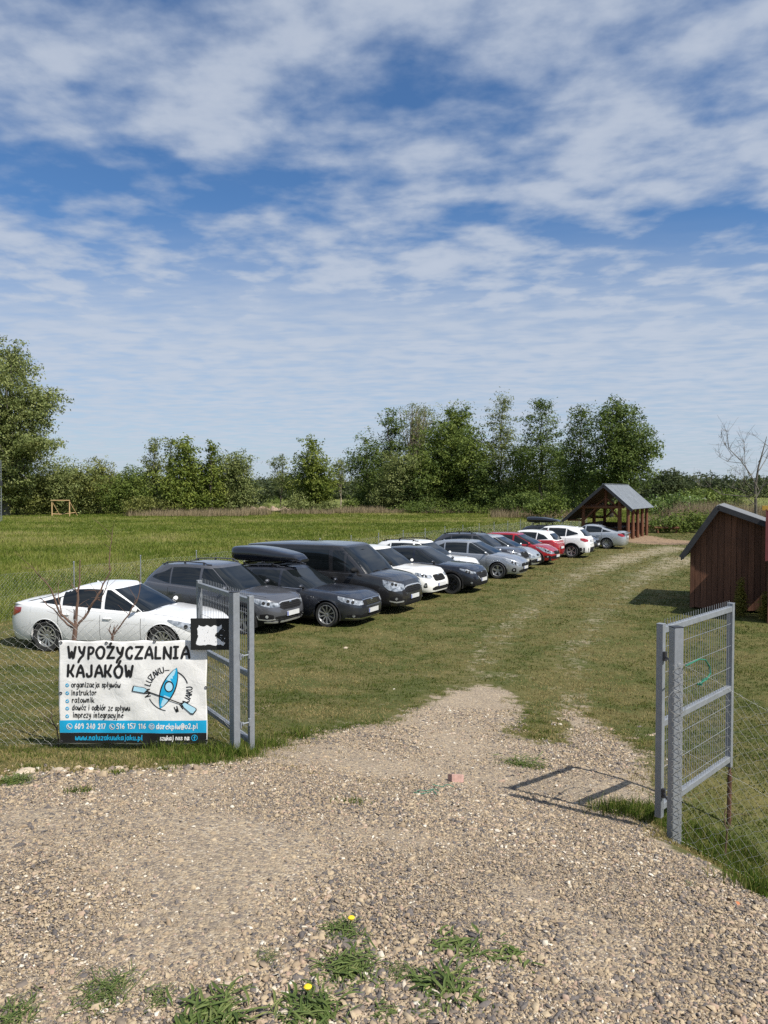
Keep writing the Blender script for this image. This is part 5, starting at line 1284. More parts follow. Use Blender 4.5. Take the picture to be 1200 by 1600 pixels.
class Car:
    def __init__(s, **k):
        s.__dict__.update(dict(L=4.4, W=1.8, H=1.5, sill=.22, R=.325, nf=4.6, nr=6.0, w0=.885, w1=.685, crown=.055, hoodcrown=.05, ng=6.5, ng1=5.5,
            foff=[(.1,-.12),(.22,-.07),(.34,-.015),(.5,0),(.62,-.03),(.74,-.10),(.86,-.2),(1.2,-.5)], roff=[(.1,-.16),(.25,-.05),(.45,0),(.62,0),(.8,-.03),(1.0,-.07),(1.4,-.15)], pillar=.13), **k)
        s.a, s.b = s.L/2, s.W/2
        s.zs = smoothed(s.sh); s.zr = smoothed(s.roof)
        yf = [0,.12,.25,.38,.5,.6,.68,.76,.82,.87,.91,.945,.97]
        fx = [s.a*(1-y**s.nf)**(1/s.nf) for y in yf]; rx = [-s.a*(1-y**s.nr)**(1/s.nr) for y in yf]
        mid = list(np.arange(rx[-1]+.05, fx[-1]-.04, .09)); Ra = s.R+.05; s.Ra = Ra
        ar = []
        for xa in (s.fx, s.rx):
            ar += [xa+sg*(Ra+.002) for sg in (-1, 1)]+[xa+Ra*math.cos(q) for q in np.linspace(0, math.pi, 19)]
        mid = [x for x in mid if all(abs(x-q) > .02 for q in ar)]
        s.X = np.array(sorted(set([round(q, 5) for q in fx+rx+mid+ar]), reverse=True))
        s.Y = np.array([s.plan(x) for x in s.X])
        s.S = np.concatenate([[0], np.cumsum(np.hypot(np.diff(s.X), np.diff(s.Y)))]); s.Smax = s.S[-1]
        s.pq = smoothed([(0,.90),(.10,.95),(.28,.985),(.45,1.0),(.62,1.0),(.78,.985),(.88,.972),(.95,.945),(1.0,.90)]) if not hasattr(s, 'prof') else smoothed(s.prof)
        s.fo = smoothed(s.foff); s.ro = smoothed(s.roff)
        s.ax0 = s.fx+s.R*.4; s.ax1 = s.rx-s.R*.4
    def plan(s, x):
        n = s.nf if x > 0 else s.nr; return s.b*max(0., 1-min(1, abs(x)/s.a)**n)**(1/n)
    def P(s, x, z):
        zz = s.zs(x); q = (z-s.sill)/(zz-s.sill); return float(np.interp(q, s._q, s._p)) if hasattr(s, '_q') else s.prof_q(q)
    def prof_q(s, q):
        return float(np.interp(q, [0,.06,.14,.28,.45,.62,.78,.87,.92,.96,.985,1.0], [.915,.945,.965,.985,1,1,.99,.978,.968,.952,.935,.91]))
    def off(s, x, z):
        if x > s.ax0: return s.fo(z)*((x-s.ax0)/(s.a-s.ax0))**1.6
        if x < s.ax1: return -s.ro(z)*((s.ax1-x)/(s.a+s.ax1))**1.6
        return 0
    def pt(s, x, y, z): return Vector((x+s.off(x, z), y*s.P(x, z), z))
    def zlow(s, x):
        z = s.sill
        for xa in (s.fx, s.rx):
            d = abs(x-xa)
            if d <= s.Ra: z = max(z, s.R+math.sqrt(max(0, s.Ra**2-d*d)))
        return z
    def surf(s, u, z):
        """u: signed length along the outline from the nose centre (+ left side, - right side)"""
        q = min(abs(u), s.Smax); x = float(np.interp(q, s.S, s.X)); y = float(np.interp(q, s.S, s.Y))*(1 if u >= 0 else -1)
        return s.pt(x, y, z)
    def sx(s, x): return float(np.interp(-x, -s.X, s.S))
    def xs(s, u): return float(np.interp(abs(u), s.S, s.X))
    def nrm(s, u, z):
        e = .01; a = s.surf(u+e, z)-s.surf(u-e, z); b = s.surf(u, z+e)-s.surf(u, z-e); n = a.cross(b)
        n = n.normalized() if n.length > 1e-9 else Vector((1,0,0)); p = s.surf(u, z); o = Vector((p.x*.2 if abs(p.x) < s.a*.8 else p.x, p.y*(2 if abs(p.x) < s.a*.8 else 1), 0))
        return n if n.dot(o) > 0 else -n
    def patch(s, mb, cols, eps=.004, nz=6, mi=0, skirt=True, nsub=3):
        """cols: (u, zlo, zhi) -> a raised panel following the body"""
        C = []
        for a, b in zip(cols[:-1], cols[1:]):
            for k in range(nsub): t = k/nsub; C.append(tuple(a[i]+(b[i]-a[i])*t for i in range(3)))
        C.append(cols[-1]); rows = []
        for u, z0, z1 in C: rows.append([s.surf(u, z0+(z1-z0)*j/nz)+s.nrm(u, z0+(z1-z0)*j/nz)*eps for j in range(nz+1)])
        mb.grid(rows, mi)
        if skirt:
            def sk(line, us): mb.grid([[p for p in line], [p-s.nrm(*q)*(eps+.006) for p, q in zip(line, us)]], mi)
            sk([r[0] for r in rows], [(c[0], c[1]) for c in C]); sk([r[-1] for r in rows], [(c[0], c[2]) for c in C])
            sk(rows[0], [(C[0][0], C[0][1]+(C[0][2]-C[0][1])*j/nz) for j in range(nz+1)]); sk(rows[-1], [(C[-1][0], C[-1][1]+(C[-1][2]-C[-1][1])*j/nz) for j in range(nz+1)])
    # ---- greenhouse
    def gl(s, v):
        t = v; bul = math.sin(math.pi*min(1, max(0, v)))
        xf = s.xf0+(s.xf1-s.xf0)*t+.05*bul; xr = s.xr0+(s.xr1-s.xr0)*t-.05*bul*getattr(s, 'rbul', 1)
        w = s.b*(s.w0+(s.w1-s.w0)*t)+.022*bul; n = s.ng+(s.ng1-s.ng)*t
        return xf, xr, w, n
    def gz(s, x, v):
        return (s.zs(x)-.01)*(1-v)+s.zr(x)*v
    def gside(s, x, v, sg=1):
        xf, xr, w, n = s.gl(v); c = (xf+xr)/2; a = (xf-xr)/2; f = min(1, abs(x-c)/a)
        return Vector((x, sg*w*max(0, 1-f**n)**(1/n), s.gz(x, v)))
    def gend(s, f, v, front=True):
        xf, xr, w, n = s.gl(v); c = (xf+xr)/2; a = (xf-xr)/2
        x = c+(1 if front else -1)*a*max(0, 1-abs(f)**n)**(1/n); return Vector((x, w*f, s.gz(x, v)))
    def gpatch(s, mb, fn, nu=14, nv=8, eps=.005, mi=0, cen=None):
        rows = [[fn(i/nu, j/nv) for j in range(nv+1)] for i in range(nu+1)]; out_ = []
        cen = cen or Vector(((s.xf0+s.xr0)/2, 0, s.H*.6))
        for i in range(nu+1):
            r = []
            for j in range(nv+1):
                a = rows[min(nu, i+1)][j]-rows[max(0, i-1)][j]; b = rows[i][min(nv, j+1)]-rows[i][max(0, j-1)]; n = a.cross(b)
                n = n.normalized() if n.length > 1e-9 else Vector((0, 0, 1))
                if n.dot(rows[i][j]-cen) < 0: n = -n
                r.append(rows[i][j]+n*eps)
            out_.append(r)
        mb.grid(out_, mi)
        return out_

def build_car(name, label, loc, heading, spec, col, cat='car', group='cars parked in a row on the grass', roofmat=None, rim='10', rimmat=None, rails=None, clad=False,
              doors=None, wins=None, head=None, tail=None, grille=None, lower=None, plates=True, fog=None, mirrormat=None, badge=True, chrome_line=False, detail=1, drl=False, nosechrome=False, strips=()):
    c = Car(**spec); rimmat = rimmat or ALLOY; roofmat = roofmat or col
    root = empty(name, loc, heading, label, cat, group)
    # ---- body shell below the window line
    mb = MB(); ND = [1.0, .96, .86, .68, .42, .15, 0]
    qs = [0,.07,.16,.28,.4,.52,.64,.75,.84,.90,.94,.97,.99,1.0]; rows = []
    for x in c.X:
        y = c.plan(x); zl, zh = c.zlow(x), c.zs(x); r = []
        for q in qs: r.append(c.pt(x, y, zl+(zh-zl)*q))
        e = r[-1]; cr = c.hoodcrown*min(1, (c.a-abs(x))/.35+.1)
        for f in ND[1:]: r.append(Vector((e.x+ (c.foff and 0), e.y*f, zh+cr*(1-f**2.4))))
        rows.append(r+[Vector((p.x, -p.y, p.z)) for p in r[-2::-1]])
    mb.grid(rows)
    mb.build('body', col, root, smooth=True, merge=2e-4, sharp=42)
    # ---- underbody and wheel housings
    mb = MB(); mb.box((0, 0, c.sill+.14), (c.L*.90, c.W*.60, .34)); mb.box(((c.fx+c.rx)/2, 0, c.sill+.10), (c.fx-c.rx-2*c.Ra, c.W*.86, .22))
    mb.box((c.fx+c.Ra+.16, 0, c.sill+.12), (.26, c.W*.72, .22)); mb.box((c.rx-c.Ra-.16, 0, c.sill+.14), (.26, c.W*.76, .24))
    for xa in (c.fx, c.rx):
        for sg in (-1, 1):
            mb.grid([[Vector((xa+(c.Ra+.012)*math.cos(t), sg*yy, c.R+(c.Ra+.012)*math.sin(t))) for t in np.linspace(-.35, math.pi+.35, 15)] for yy in (c.b*.50, c.b*.955)])
            mb.grid([[Vector((xa+k*(c.Ra+.01)*math.cos(t), sg*c.b*.52, c.R+k*(c.Ra+.01)*math.sin(t))) for t in np.linspace(-.35, math.pi+.35, 15)] for k in (.02, 1)])
    mb.build('underbody', SEAM, root)
    # ---- roof and pillars
    mb = MB(); NT = 56; rows = []
    th = [2*math.pi*i/NT for i in range(NT)]
    def ring(v, k=1, dz=0):
        xf, xr, w, n = c.gl(min(v, 1)); ce, a = (xf+xr)/2, (xf-xr)/2; r = []
        for t in th:
            ct, st = math.cos(t), math.sin(t); X_ = ce+a*k*math.copysign(abs(ct)**(2/n), ct); Y_ = w*k*math.copysign(abs(st)**(2/n), st)
            r.append(Vector((X_, Y_, c.gz(X_, min(v, 1))+dz)))
        return r+[r[0]]
    for v in (-.18, 0, .12, .25, .4, .55, .7, .82, .9, .96, 1): rows.append(ring(v))
    for k in (.985, .955, .91, .84, .72, .55, .35, .15, .01): rows.append(ring(1, k, c.crown*(1-k**2.6)+.012*min(1, (1-k)*30)))
    mb.grid(rows); mb.build('roof', roofmat, root, smooth=True, merge=2e-4, sharp=50)
    # ---- glass
    pf = c.pillar
    mb = MB(); c.gpatch(mb, lambda i, j: c.gend((2*i-1)*(.90-.03*j), .04+.90*j), 18, 8); mb.build('windscreen', GLASS, root, smooth=True)
    if detail and spec.get('wiper', 1):
        mb = MB()
        for f0, f1 in ((.55, .02), (0, -.55)): mb.tube([c.gend(f0, .03)+Vector((.015, 0, .012)), c.gend((f0+f1)/2, .09)+Vector((.012, 0, .012)), c.gend(f1, .07)+Vector((.012, 0, .012))], .009, 5)
        mb.build('wipers', SEAM, root)
    mb = MB(); c.gpatch(mb, lambda i, j: c.gend((2*i-1)*(.86-.06*j), spec.get('rw0', .12)+(.86-spec.get('rw0', .12))*j, False), 16, 7); mb.build('rear_window', GLASS, root, smooth=True)
    V0, V1 = spec.get('v0', .06), spec.get('v1', .90)
    def fl(v): return c.gl(v)[0]-pf-.055*(1-v)       # rear edge of the A pillar
    def rl(v): return c.gl(v)[1]+spec.get('dpil', .30)+spec.get('dslant', .10)*v
    wins = wins or [('f', spec.get('bp', .0)+.035), (spec.get('bp', .0)-.045, spec.get('cp', -.9)+.03), (spec.get('cp', -.9)-.03, 'r')]
    for sg in (-1, 1):
        for (xf_, xr_) in wins:
            A = fl if xf_ == 'f' else (lambda v, x=xf_: x-.04*v); B = rl if xr_ == 'r' else (lambda v, x=xr_: x-.04*v)
            hasr = xr_ == 'r'
            def fn(i, j):
                v = V0+(V1-V0)*j
                if hasr: v = V0+(V1-V0)*(j*(1-spec.get('qdrop', .22)*(1-i))+spec.get('qrise', .12)*(1-i)*(1-j))
                a, b = A(v), B(v)
                if a-b < .02: a = b+.02
                x = b+(a-b)*i; return c.gside(x, v, sg)
            if A(.1)-B(.1) < .12: continue
            mb = MB(); c.gpatch(mb, fn, 12, 6, eps=.004); mb.build('side_window', GLASS, root, smooth=True)
        if chrome_line:
            mb = MB(); xa, xb = fl(.0)+.15, rl(.05); mb.tube([c.gside(xa+(xb-xa)*i/20, .03, sg)+Vector((0, sg*.006, 0)) for i in range(21)], .008, 5); mb.build('chrome_strip', CHROME, root, smooth=True)
    # ---- doors
    doors = doors or [(spec.get('bp', 0)+c.xf0*.0+0, c.fx-c.Ra-.10), (max(c.rx+.18, spec.get('cp', -.9)), spec.get('bp', 0)-.012)]
    for sg in (-1, 1):
        for (x0, x1) in doors:
            cols = []; n = 9
            for i in range(n+1):
                x = x0+(x1-x0)*i/n; zl = max(c.sill+.07, max((c.R+math.sqrt(max(0, (c.Ra+.05)**2-(x-xa)**2)) if abs(x-xa) < c.Ra+.05 else 0) for xa in (c.fx, c.rx)))
                cols.append((sg*c.sx(x), zl, c.zs(x)-.035))
            mb = MB(); c.patch(mb, cols, .004, 8, 0, nsub=1)
            w_ = .012; cg = [(u+(-sg*w_ if k == n else (sg*w_ if k == 0 else 0)), zl-w_, zh+.004) for k, (u, zl, zh) in enumerate(cols)]
            c.patch(mb, cg, .0012, 8, 1, skirt=False, nsub=1)
            d_ = mb.build('door', [col, SEAM], root, smooth=True)
            xh = x0+.17; zh = c.zs(xh)-.155; u = sg*c.sx(xh); p = c.surf(u, zh)
            mb = MB(); mb.tube([p+Vector((-.10, -sg*.004, 0)), p+Vector((-.08, sg*.022, 0)), p+Vector((.07, sg*.022, .004)), p+Vector((.10, -sg*.004, .004))], .012, 6); mb.build('handle', col if not chrome_line else CHROME, d_, smooth=True)
    # ---- lamps, grille, bumper openings
    hd = head or [(.46,.035,.10),(.60,.035,.16),(.80,.03,.19),(1.0,.03,.16),(1.18,.035,.06)]
    for sg in (-1, 1):
        cols = [(sg*u, c.zs(c.xs(u))-d1, c.zs(c.xs(u))-d0) for u, d0, d1 in hd]
        mb = MB(); c.patch(mb, cols, .006, 5); h_ = mb.build('headlight', LAMP, root, smooth=True)
        mb = MB(); cu = [(sg*(hd[1][0]+(hd[-2][0]-hd[1][0])*t)) for t in (.35, .62)]
        for u in cu:
            zc_ = c.zs(c.xs(u))-.11; p = c.surf(u, zc_); n = c.nrm(u, zc_); q = n.orthogonal().normalized(); w2 = n.cross(q)
            mb.add([p+n*.0085+(q*math.cos(a)+w2*math.sin(a))*.042 for a in [k*math.pi/7 for k in range(14)]], [tuple(range(14))])
        mb.build('lens', SEAM, h_)
    if drl:
        for sg in (-1, 1):
            mb = MB(); c.patch(mb, [(sg*hd[0][0], c.zs(c.xs(hd[0][0]))-hd[0][2]-.02, c.zs(c.xs(hd[0][0]))-hd[0][2]), (sg*hd[2][0], c.zs(c.xs(hd[2][0]))-hd[2][2]-.02, c.zs(c.xs(hd[2][0]))-hd[2][2])], .008, 2); mb.build('daytime_lamp', CHROME, root)
    gr = grille or [(0, .50, .66), (.30, .50, .66), (.42, .55, .65)]
    mb = MB(); full = [(-u, a, b) for u, a, b in gr[::-1] if u > 0]+list(gr); c.patch(mb, full, .005, 5); g_ = mb.build('grille', TRIM, root, smooth=True)
    mb = MB(); zz0, zz1 = gr[0][1], gr[0][2]
    for k in range(1, 4):
        z = zz0+(zz1-zz0)*k/4; um = gr[-2][0] if len(gr) > 2 else gr[-1][0]
        mb.tube([c.surf(um*t, z)+c.nrm(um*t, z)*.009 for t in np.linspace(-1, 1, 9)], .006, 4)
    mb.build('grille_bar', CHROME if nosechrome else TRIM, g_)
    if nosechrome or badge:
        mb = MB(); p = c.surf(0, zz1-.035); mb.lathe([(.052, 0), (.055, .010), (.042, .016), (0, .017)], 14, Matrix.Translation(p) @ Matrix.Rotation(math.pi/2, 4, 'Y') @ Matrix.Scale(.7, 4, (1, 0, 0)))
        mb.build('badge', CHROME, root, smooth=True)
    lw = lower or [(0, c.sill+.05, c.sill+.17), (.42, c.sill+.05, c.sill+.17), (.58, c.sill+.07, c.sill+.13)]
    mb = MB(); c.patch(mb, [(-u, a, b) for u, a, b in lw[::-1] if u > 0]+list(lw), .005, 4); mb.build('air_intake', TRIM, root, smooth=True)
    fg = fog or [(.62, .36, .44), (.74, .34, .47), (.92, .37, .44)]
    for sg in (-1, 1):
        mb = MB(); c.patch(mb, [(sg*u, a, b) for u, a, b in fg], .005, 4); f_ = mb.build('fog_lamp_recess', TRIM, root, smooth=True)
        u = sg*(fg[0][0]+fg[-1][0])/2; z = (fg[1][1]+fg[1][2])/2; p = c.surf(u, z); n = c.nrm(u, z); q = n.orthogonal().normalized(); w2 = n.cross(q)
        mb = MB(); mb.add([p+n*.009+(q*math.cos(a)+w2*math.sin(a))*.038 for a in [k*math.pi/6 for k in range(12)]], [tuple(range(12))]); mb.build('fog_lamp', LAMP, f_)
    for (cs, smat, snm) in strips:
        for sg in (-1, 1):
            if cs[0][0] == 0 and sg == 1: continue
            mb = MB(); cc = [(sg*u, a, b) for u, a, b in cs]
            if cs[0][0] == 0: cc = [(-u, a, b) for u, a, b in cs[::-1] if u > 0]+list(cs)
            c.patch(mb, cc, .010, 2); mb.build(snm, smat, root, smooth=True)
    # lower dark lip
    mb = MB()
    if clad:
        um = c.sx(c.fx+c.Ra+.03); c.patch(mb, [(-um, c.sill, c.sill+.16), (-.5, c.sill, c.sill+.10), (0, c.sill, c.sill+.09), (.5, c.sill, c.sill+.10), (um, c.sill, c.sill+.16)], .007, 3)
        mb.build('front_lip', TRIM, root, smooth=True)
        ur = c.sx(c.rx-c.Ra-.03); mb = MB(); c.patch(mb, [(ur, c.sill, c.sill+.26), (c.Smax-.4, c.sill, c.sill+.26), (c.Smax, c.sill, c.sill+.26)], .007, 3); c.patch(mb, [(-ur, c.sill, c.sill+.26), (-c.Smax+.4, c.sill, c.sill+.26), (-c.Smax, c.sill, c.sill+.26)], .007, 3)
        mb.build('rear_lip', TRIM, root, smooth=True)
    for sg in (-1, 1):
        mb = MB(); hS = .10 if clad else .045
        c.patch(mb, [(sg*c.sx(c.fx-c.Ra-.01-(c.fx-c.rx-2*c.Ra-.02)*t), c.sill-.012, c.sill+hS) for t in np.linspace(0, 1, 7)], .008, 2, nsub=1); mb.build('side_skirt', TRIM, root, smooth=True)
        for xa in (c.fx, c.rx):
            wdt = .055 if clad else .014; mb = MB(); rows = []
            for t in np.linspace(-.30 if c.R > c.sill else 0, math.pi+.30, 23):
                r = []
                for rr in (c.Ra-.004, c.Ra+wdt*.5, c.Ra+wdt):
                    x = xa+rr*math.cos(t); z = c.R+rr*math.sin(t); z = max(z, c.sill-.01)
                    p = c.pt(x, sg*c.plan(x), z); r.append(p+Vector((0, sg*(.012 if clad else .005)*(1 if rr < c.Ra+wdt*.9 else .2), 0)))
                r.insert(0, r[0]-Vector((0, sg*.06, 0))); rows.append(r)
            mb.grid(rows); mb.build('wheel_arch', TRIM if clad else col, root, smooth=True)
    # rear
    tl = tail or [(c.Smax-.62, -.14, .02), (c.Smax-.85, -.16, .03), (c.Smax-1.08, -.06, .03)]
    tz0 = spec.get('tailz', c.zs(-c.a)-.06)
    for sg in (-1, 1):
        mb = MB(); c.patch(mb, [(sg*u, tz0+a, tz0+b) for u, a, b in tl], .008, 4); mb.build('tail_light', REDLAMP, root, smooth=True)
    def plate(u, z, nm='number_plate'):
        p = c.surf(u, z); n = c.nrm(u, z); n.z *= .3; n.normalize(); sgn = 1 if p.x > 0 else -1; y = Vector((0, 1, 0))
        M = Matrix((n, y*sgn, n.cross(y*sgn))).transposed(); mb = MB(); mb.box(p+n*.022, (.012, .52, .114), M); o = mb.build(nm, PLATE, root, bevel=.002)
        mb = MB(); mb.box(p+n*.0295-M @ Vector((0, .235, 0)), (.003, .04, .10), M); mb.build('plate_band', PLATEBLUE, o)
    if plates: plate(0, spec.get('platez', .43)); plate(c.Smax, spec.get('rplatez', .62))
    mb = MB(); c.patch(mb, [(c.Smax-.72, spec.get('bootz', .78), spec.get('bootz', .78)+.010), (c.Smax, spec.get('bootz', .78), spec.get('bootz', .78)+.010)], .003, 1, skirt=False); c.patch(mb, [(-c.Smax+.72, spec.get('bootz', .78), spec.get('bootz', .78)+.010), (-c.Smax, spec.get('bootz', .78), spec.get('bootz', .78)+.010)], .003, 1, skirt=False)
    mb.build('boot_gap', SEAM, root)
    # bonnet shut line
    for sg in (-1, 1):
        mb = MB(); pts = []
        for t in np.linspace(0, 1, 12):
            x = c.xf0-.02+(c.a-.25-c.xf0)*t; e = c.pt(x, sg*c.plan(x), c.zs(x)); f = .93-.06*t; cr = c.hoodcrown*min(1, (c.a-abs(x))/.35+.1); pts.append(Vector((e.x, e.y*f, c.zs(x)+cr*(1-f**2.4)+.001)))
        mb.tube(pts, .0045, 4); mb.build('bonnet_gap', SEAM, root)
    # ---- mirrors
    for sg in (-1, 1):
        v = .10; x = c.gl(v)[0]-pf-.10; p = c.gside(x, v, sg); ctr = p+Vector((.02, sg*spec.get('mirr', .135), .045)); big = spec.get('mirs', .86)
        mb = MB(); rows = []
        for i in range(9):
            t = i/8; k = math.sin(math.pi*(.08+.84*t))**.6; rows.append([ctr+Vector((.055*k*math.cos(a)*big*(1.3 if math.cos(a) > 0 else .5)-.05*abs(t-.3)*(1), (t-.5)*.215*big, .062*k*math.sin(a)*big)) for a in [2*math.pi*q/14 for q in range(15)]])
        mb.grid(rows); mb.add(rows[0][:-1], [tuple(range(14))]); mb.add(rows[-1][:-1], [tuple(range(14))]); m_ = mb.build('mirror', mirrormat or col, root, smooth=True, merge=True)
        mb = MB(); mb.bar(p+Vector((-.01, -sg*.03, .0)), ctr+Vector((0, -sg*.06, -.03)), .06, .035); mb.build('mirror_foot', TRIM, m_, bevel=.008)
    # ---- roof rails
    if rails:
        for sg in (-1, 1):
            x0, x1 = c.xf1-.12, c.xr1+.12; yy = lambda x: c.gside(x, 1, sg).y*.93
            pts = [Vector((x0+(x1-x0)*i/16, yy(x0+(x1-x0)*i/16), c.zr(x0+(x1-x0)*i/16)+.035+(.045 if 1 < i < 15 else .0))) for i in range(17)]
            mb = MB(); mb.tube(pts, .016, 7)
            for i in (2, 8, 14): mb.bar(pts[i], pts[i]-Vector((0, 0, .05)), .05, .03)
            mb.build('roof_rail', rails, root, smooth=True)
    # ---- antenna
    mb = MB(); xa = c.xr1+.22; za = c.zr(xa)+c.crown; mb.add([(xa+.07,0,za-.02),(xa-.05,.018,za-.02),(xa-.05,-.018,za-.02),(xa-.055,0,za+.022)], [(0,1,2),(0,3,1),(1,3,2),(2,3,0)]); mb.build('antenna', col, root)
    # ---- wheels
    for xa in (c.fx, c.rx):
        for sg in (-1, 1):
            yw = sg*(c.b*.985-.115); Rr = c.R; tw = .215
            M = Matrix.Translation((xa, yw, Rr)) @ Matrix.Rotation(-sg*math.pi/2, 4, 'X')       # local z points outwards
            mb = MB(); mb.lathe([(.01, .02), (Rr*.60, .02), (Rr*.62, -.08)], 24, M); wh = mb.build('wheel', HUBD, root, smooth=True)
            rr = Rr*spec.get('rimk', .70)
            mb = MB(); h = tw/2; mb.lathe([(rr, -h*.8), (rr+.015, -h*.95), (Rr*.93, -h), (Rr*.985, -h*.82), (Rr, -h*.45), (Rr, h*.45), (Rr*.985, h*.82), (Rr*.93, h), (rr+.02, h*.96), (rr, h*.86), (rr-.008, h*.6)], 36, M); mb.build('tyre', RUBBER, wh, smooth=True)
            mb = MB(); mb.lathe([(rr+.004, h*.80), (rr-.002, h*.93), (rr-.016, h*.93), (rr-.026, h*.72), (rr-.04, h*.30), (rr*.95, -h*.6)], 36, M)
            mb.lathe([(.0, h*.66), (.03, h*.66), (.055, h*.60), (.062, h*.45)], 16, M)
            ns = 5 if rim == '5' else (5 if rim == 'y' else (10 if rim == '10' else 12))
            for q in range(ns):
                a = 2*math.pi*q/ns+.3
                for da in ((0,) if rim != 'y' else (-.16, .16)):
                    wi, wo_ = (.030, .046) if rim == '5' else ((.016, .020) if rim == 'y' else (.016, .019))
                    d = Vector((math.cos(a), math.sin(a), 0)); d2 = Vector((math.cos(a+da), math.sin(a+da), 0)); t_ = Vector((-d.y, d.x, 0))
                    p0, p1 = d*.045, d2*(rr-.015); z0, z1 = h*.62, h*.84
                    vs = [p0-t_*wi+Vector((0,0,z0)), p0+t_*wi+Vector((0,0,z0)), p1+t_*wo_+Vector((0,0,z1)), p1-t_*wo_+Vector((0,0,z1))]
                    vs += [v_-Vector((0, 0, .03)) for v_ in vs]
                    mb.add([M @ v_ for v_ in vs], [(0,1,2,3),(0,4,5,1),(2,6,7,3),(0,3,7,4),(1,5,6,2),(4,7,6,5)])
            mb.build('rim', rimmat, wh, smooth=True, sharp=30)
    return root, c

def roof_box(label, car_root, c, x0, x1, y, w_, h_, dz=.10, group='roof boxes'):
    """tapered roof box, standing on two cross bars"""
    mid = (x0+x1)/2; zt = c.zr(mid)+c.crown
    e = empty('roof_box', car_root.matrix_world @ Vector((mid, y, zt)), car_root.rotation_euler.z, label, 'roof box', group)
    mb = MB(); rows = []; L = x1-x0; N = 22
    for i in range(N+1):
        t = i/N; x = L*(t-.5)
        wk = (min(1, t/.10)**.5)*(1-max(0, (t-.62)/.38)**2.2*.55); up = h_*(.30+.70*math.sin(math.pi*min(1, .34+.62*t))**.8)*(min(1, t/.05)**.4)*(1-max(0, (t-.9)/.1)**2*.75)
        lo = .02+.10*max(0, (t-.55)/.45)**1.6+.06*max(0, (.12-t)/.12); r = []
        for a in [2*math.pi*q/28 for q in range(29)]:
            ca, sa = math.cos(a), math.sin(a); yy = w_/2*max(wk, .12)*math.copysign(abs(ca)**.45, ca); zz = lo+(up-lo)*(.5+.5*math.copysign(abs(sa)**.55, sa)); r.append(Vector((x, yy, dz+zz)))
        rows.append(r)
    mb.grid(rows); mb.add(rows[0][:-1], [tuple(range(28))]); mb.add(rows[-1][:-1], [tuple(range(28))]); mb.build('shell', BOXBLACK, e, smooth=True, merge=True, sharp=50)
    mb = MB()
    for sg in (-1, 1): mb.tube([rows[i][0 if sg > 0 else 14]+Vector((0, sg*.004, -.01)) for i in range(1, N)], .007, 5)
    mb.build('lid_seam', SEAM, e)
    mb = MB(); mb.box((.0, -w_/2*.985, dz+h_*.42), (.16, .02, .035)); mb.build('latch', TRIM, e, bevel=.006)
    for xb in (-L*.22, L*.18):
        mb = MB(); mb.tube([(xb, -.60-y, dz-.01), (xb, .60-y, dz-.01)], .022, 7)
        for sg in (-1, 1): mb.bar((xb, sg*.56-y, dz), (xb, sg*.56-y, -.02), .06, .05)
        mb.build('cross_bar', TRIM, e, smooth=True)
    return e
# ------------------------------------------------------------------ the parked cars
P_WHITE = paint('white_paint', (.80,.80,.79), 0, .30); P_PEARL = paint('pearl_white_paint', (.80,.79,.75), 0, .3)
P_GREY = paint('graphite_paint', (.085,.088,.100), .25, .30); P_DARK = paint('anthracite_paint', (.018,.021,.030), .10, .30); P_VAN = paint('dark_grey_paint', (.020,.020,.022), .10, .30)
P_BLACK = paint('blue_black_paint', (.006,.008,.016), .05, .3); P_SILVER = paint('silver_paint', (.48,.50,.52), .60, .34); P_STEEL = paint('steel_blue_paint', (.36,.38,.41), .6, .34)
P_SLATE = paint('slate_grey_paint', (.050,.052,.062), .25, .3); P_RED = paint('dark_red_paint', (.34,.008,.016), .15, .25); P_LIGHTSILVER = paint('light_silver_paint', (.52,.54,.55), .6, .34)
LIFTBACK = dict(L=4.74, W=1.8, H=1.44, fx=1.43, rx=-1.29, R=.33, sh=[(-2.37,.96),(-2.15,1.03),(-1.2,1.0),(-.3,.95),(.6,.905),(1.0,.89),(1.6,.83),(2.1,.74),(2.37,.62)],
    xf0=1.10, xf1=.12, xr0=-2.22, xr1=-.80, roof=[(-2.2,1.06),(-1.6,1.235),(-1.0,1.345),(-.4,1.39),(0,1.385),(.3,1.355)], bp=.02, cp=-.98, dpil=.46, dslant=.05, w0=.87, w1=.66, qdrop=.55, tailz=.90, crown=.05, rw0=.10, platez=.38, rplatez=.72)
IX = dict(L=4.41, W=1.82, H=1.66, sill=.29, fx=1.32, rx=-1.32, R=.348, sh=[(-2.2,1.02),(-1.9,1.13),(-.6,1.07),(.4,1.02),(1.0,1.0),(1.55,.95),(2.0,.89),(2.2,.82)], xf0=1.10, xf1=.25, xr0=-2.08, xr1=-1.62,
    roof=[(-2.1,1.46),(-1.6,1.53),(-.6,1.59),(.1,1.58),(.5,1.54)], bp=-.02, cp=-1.0, dpil=.26, dslant=.16, qdrop=.50, qrise=.30, v0=.08, foff=[(.2,-.12),(.3,-.05),(.45,0),(.6,-.01),(.75,-.07),(.9,-.16),(1.3,-.5)], platez=.50, tailz=1.0, rplatez=.88, w1=.70, bootz=.70)
WAGON = dict(L=4.77, W=1.83, H=1.47, sill=.20, fx=1.50, rx=-1.29, R=.33, sh=[(-2.38,.92),(-2.1,1.0),(-1,.975),(.3,.935),(.95,.92),(1.6,.88),(2.1,.81),(2.38,.73)], xf0=1.02, xf1=.10, xr0=-2.25, xr1=-1.8,
    roof=[(-2.3,1.28),(-1.75,1.36),(-.5,1.41),(.0,1.41),(.4,1.37)], bp=.0, cp=-.98, dpil=.26, dslant=.15, w1=.67, nf=5.2, platez=.42, rimk=.76, qdrop=.25)
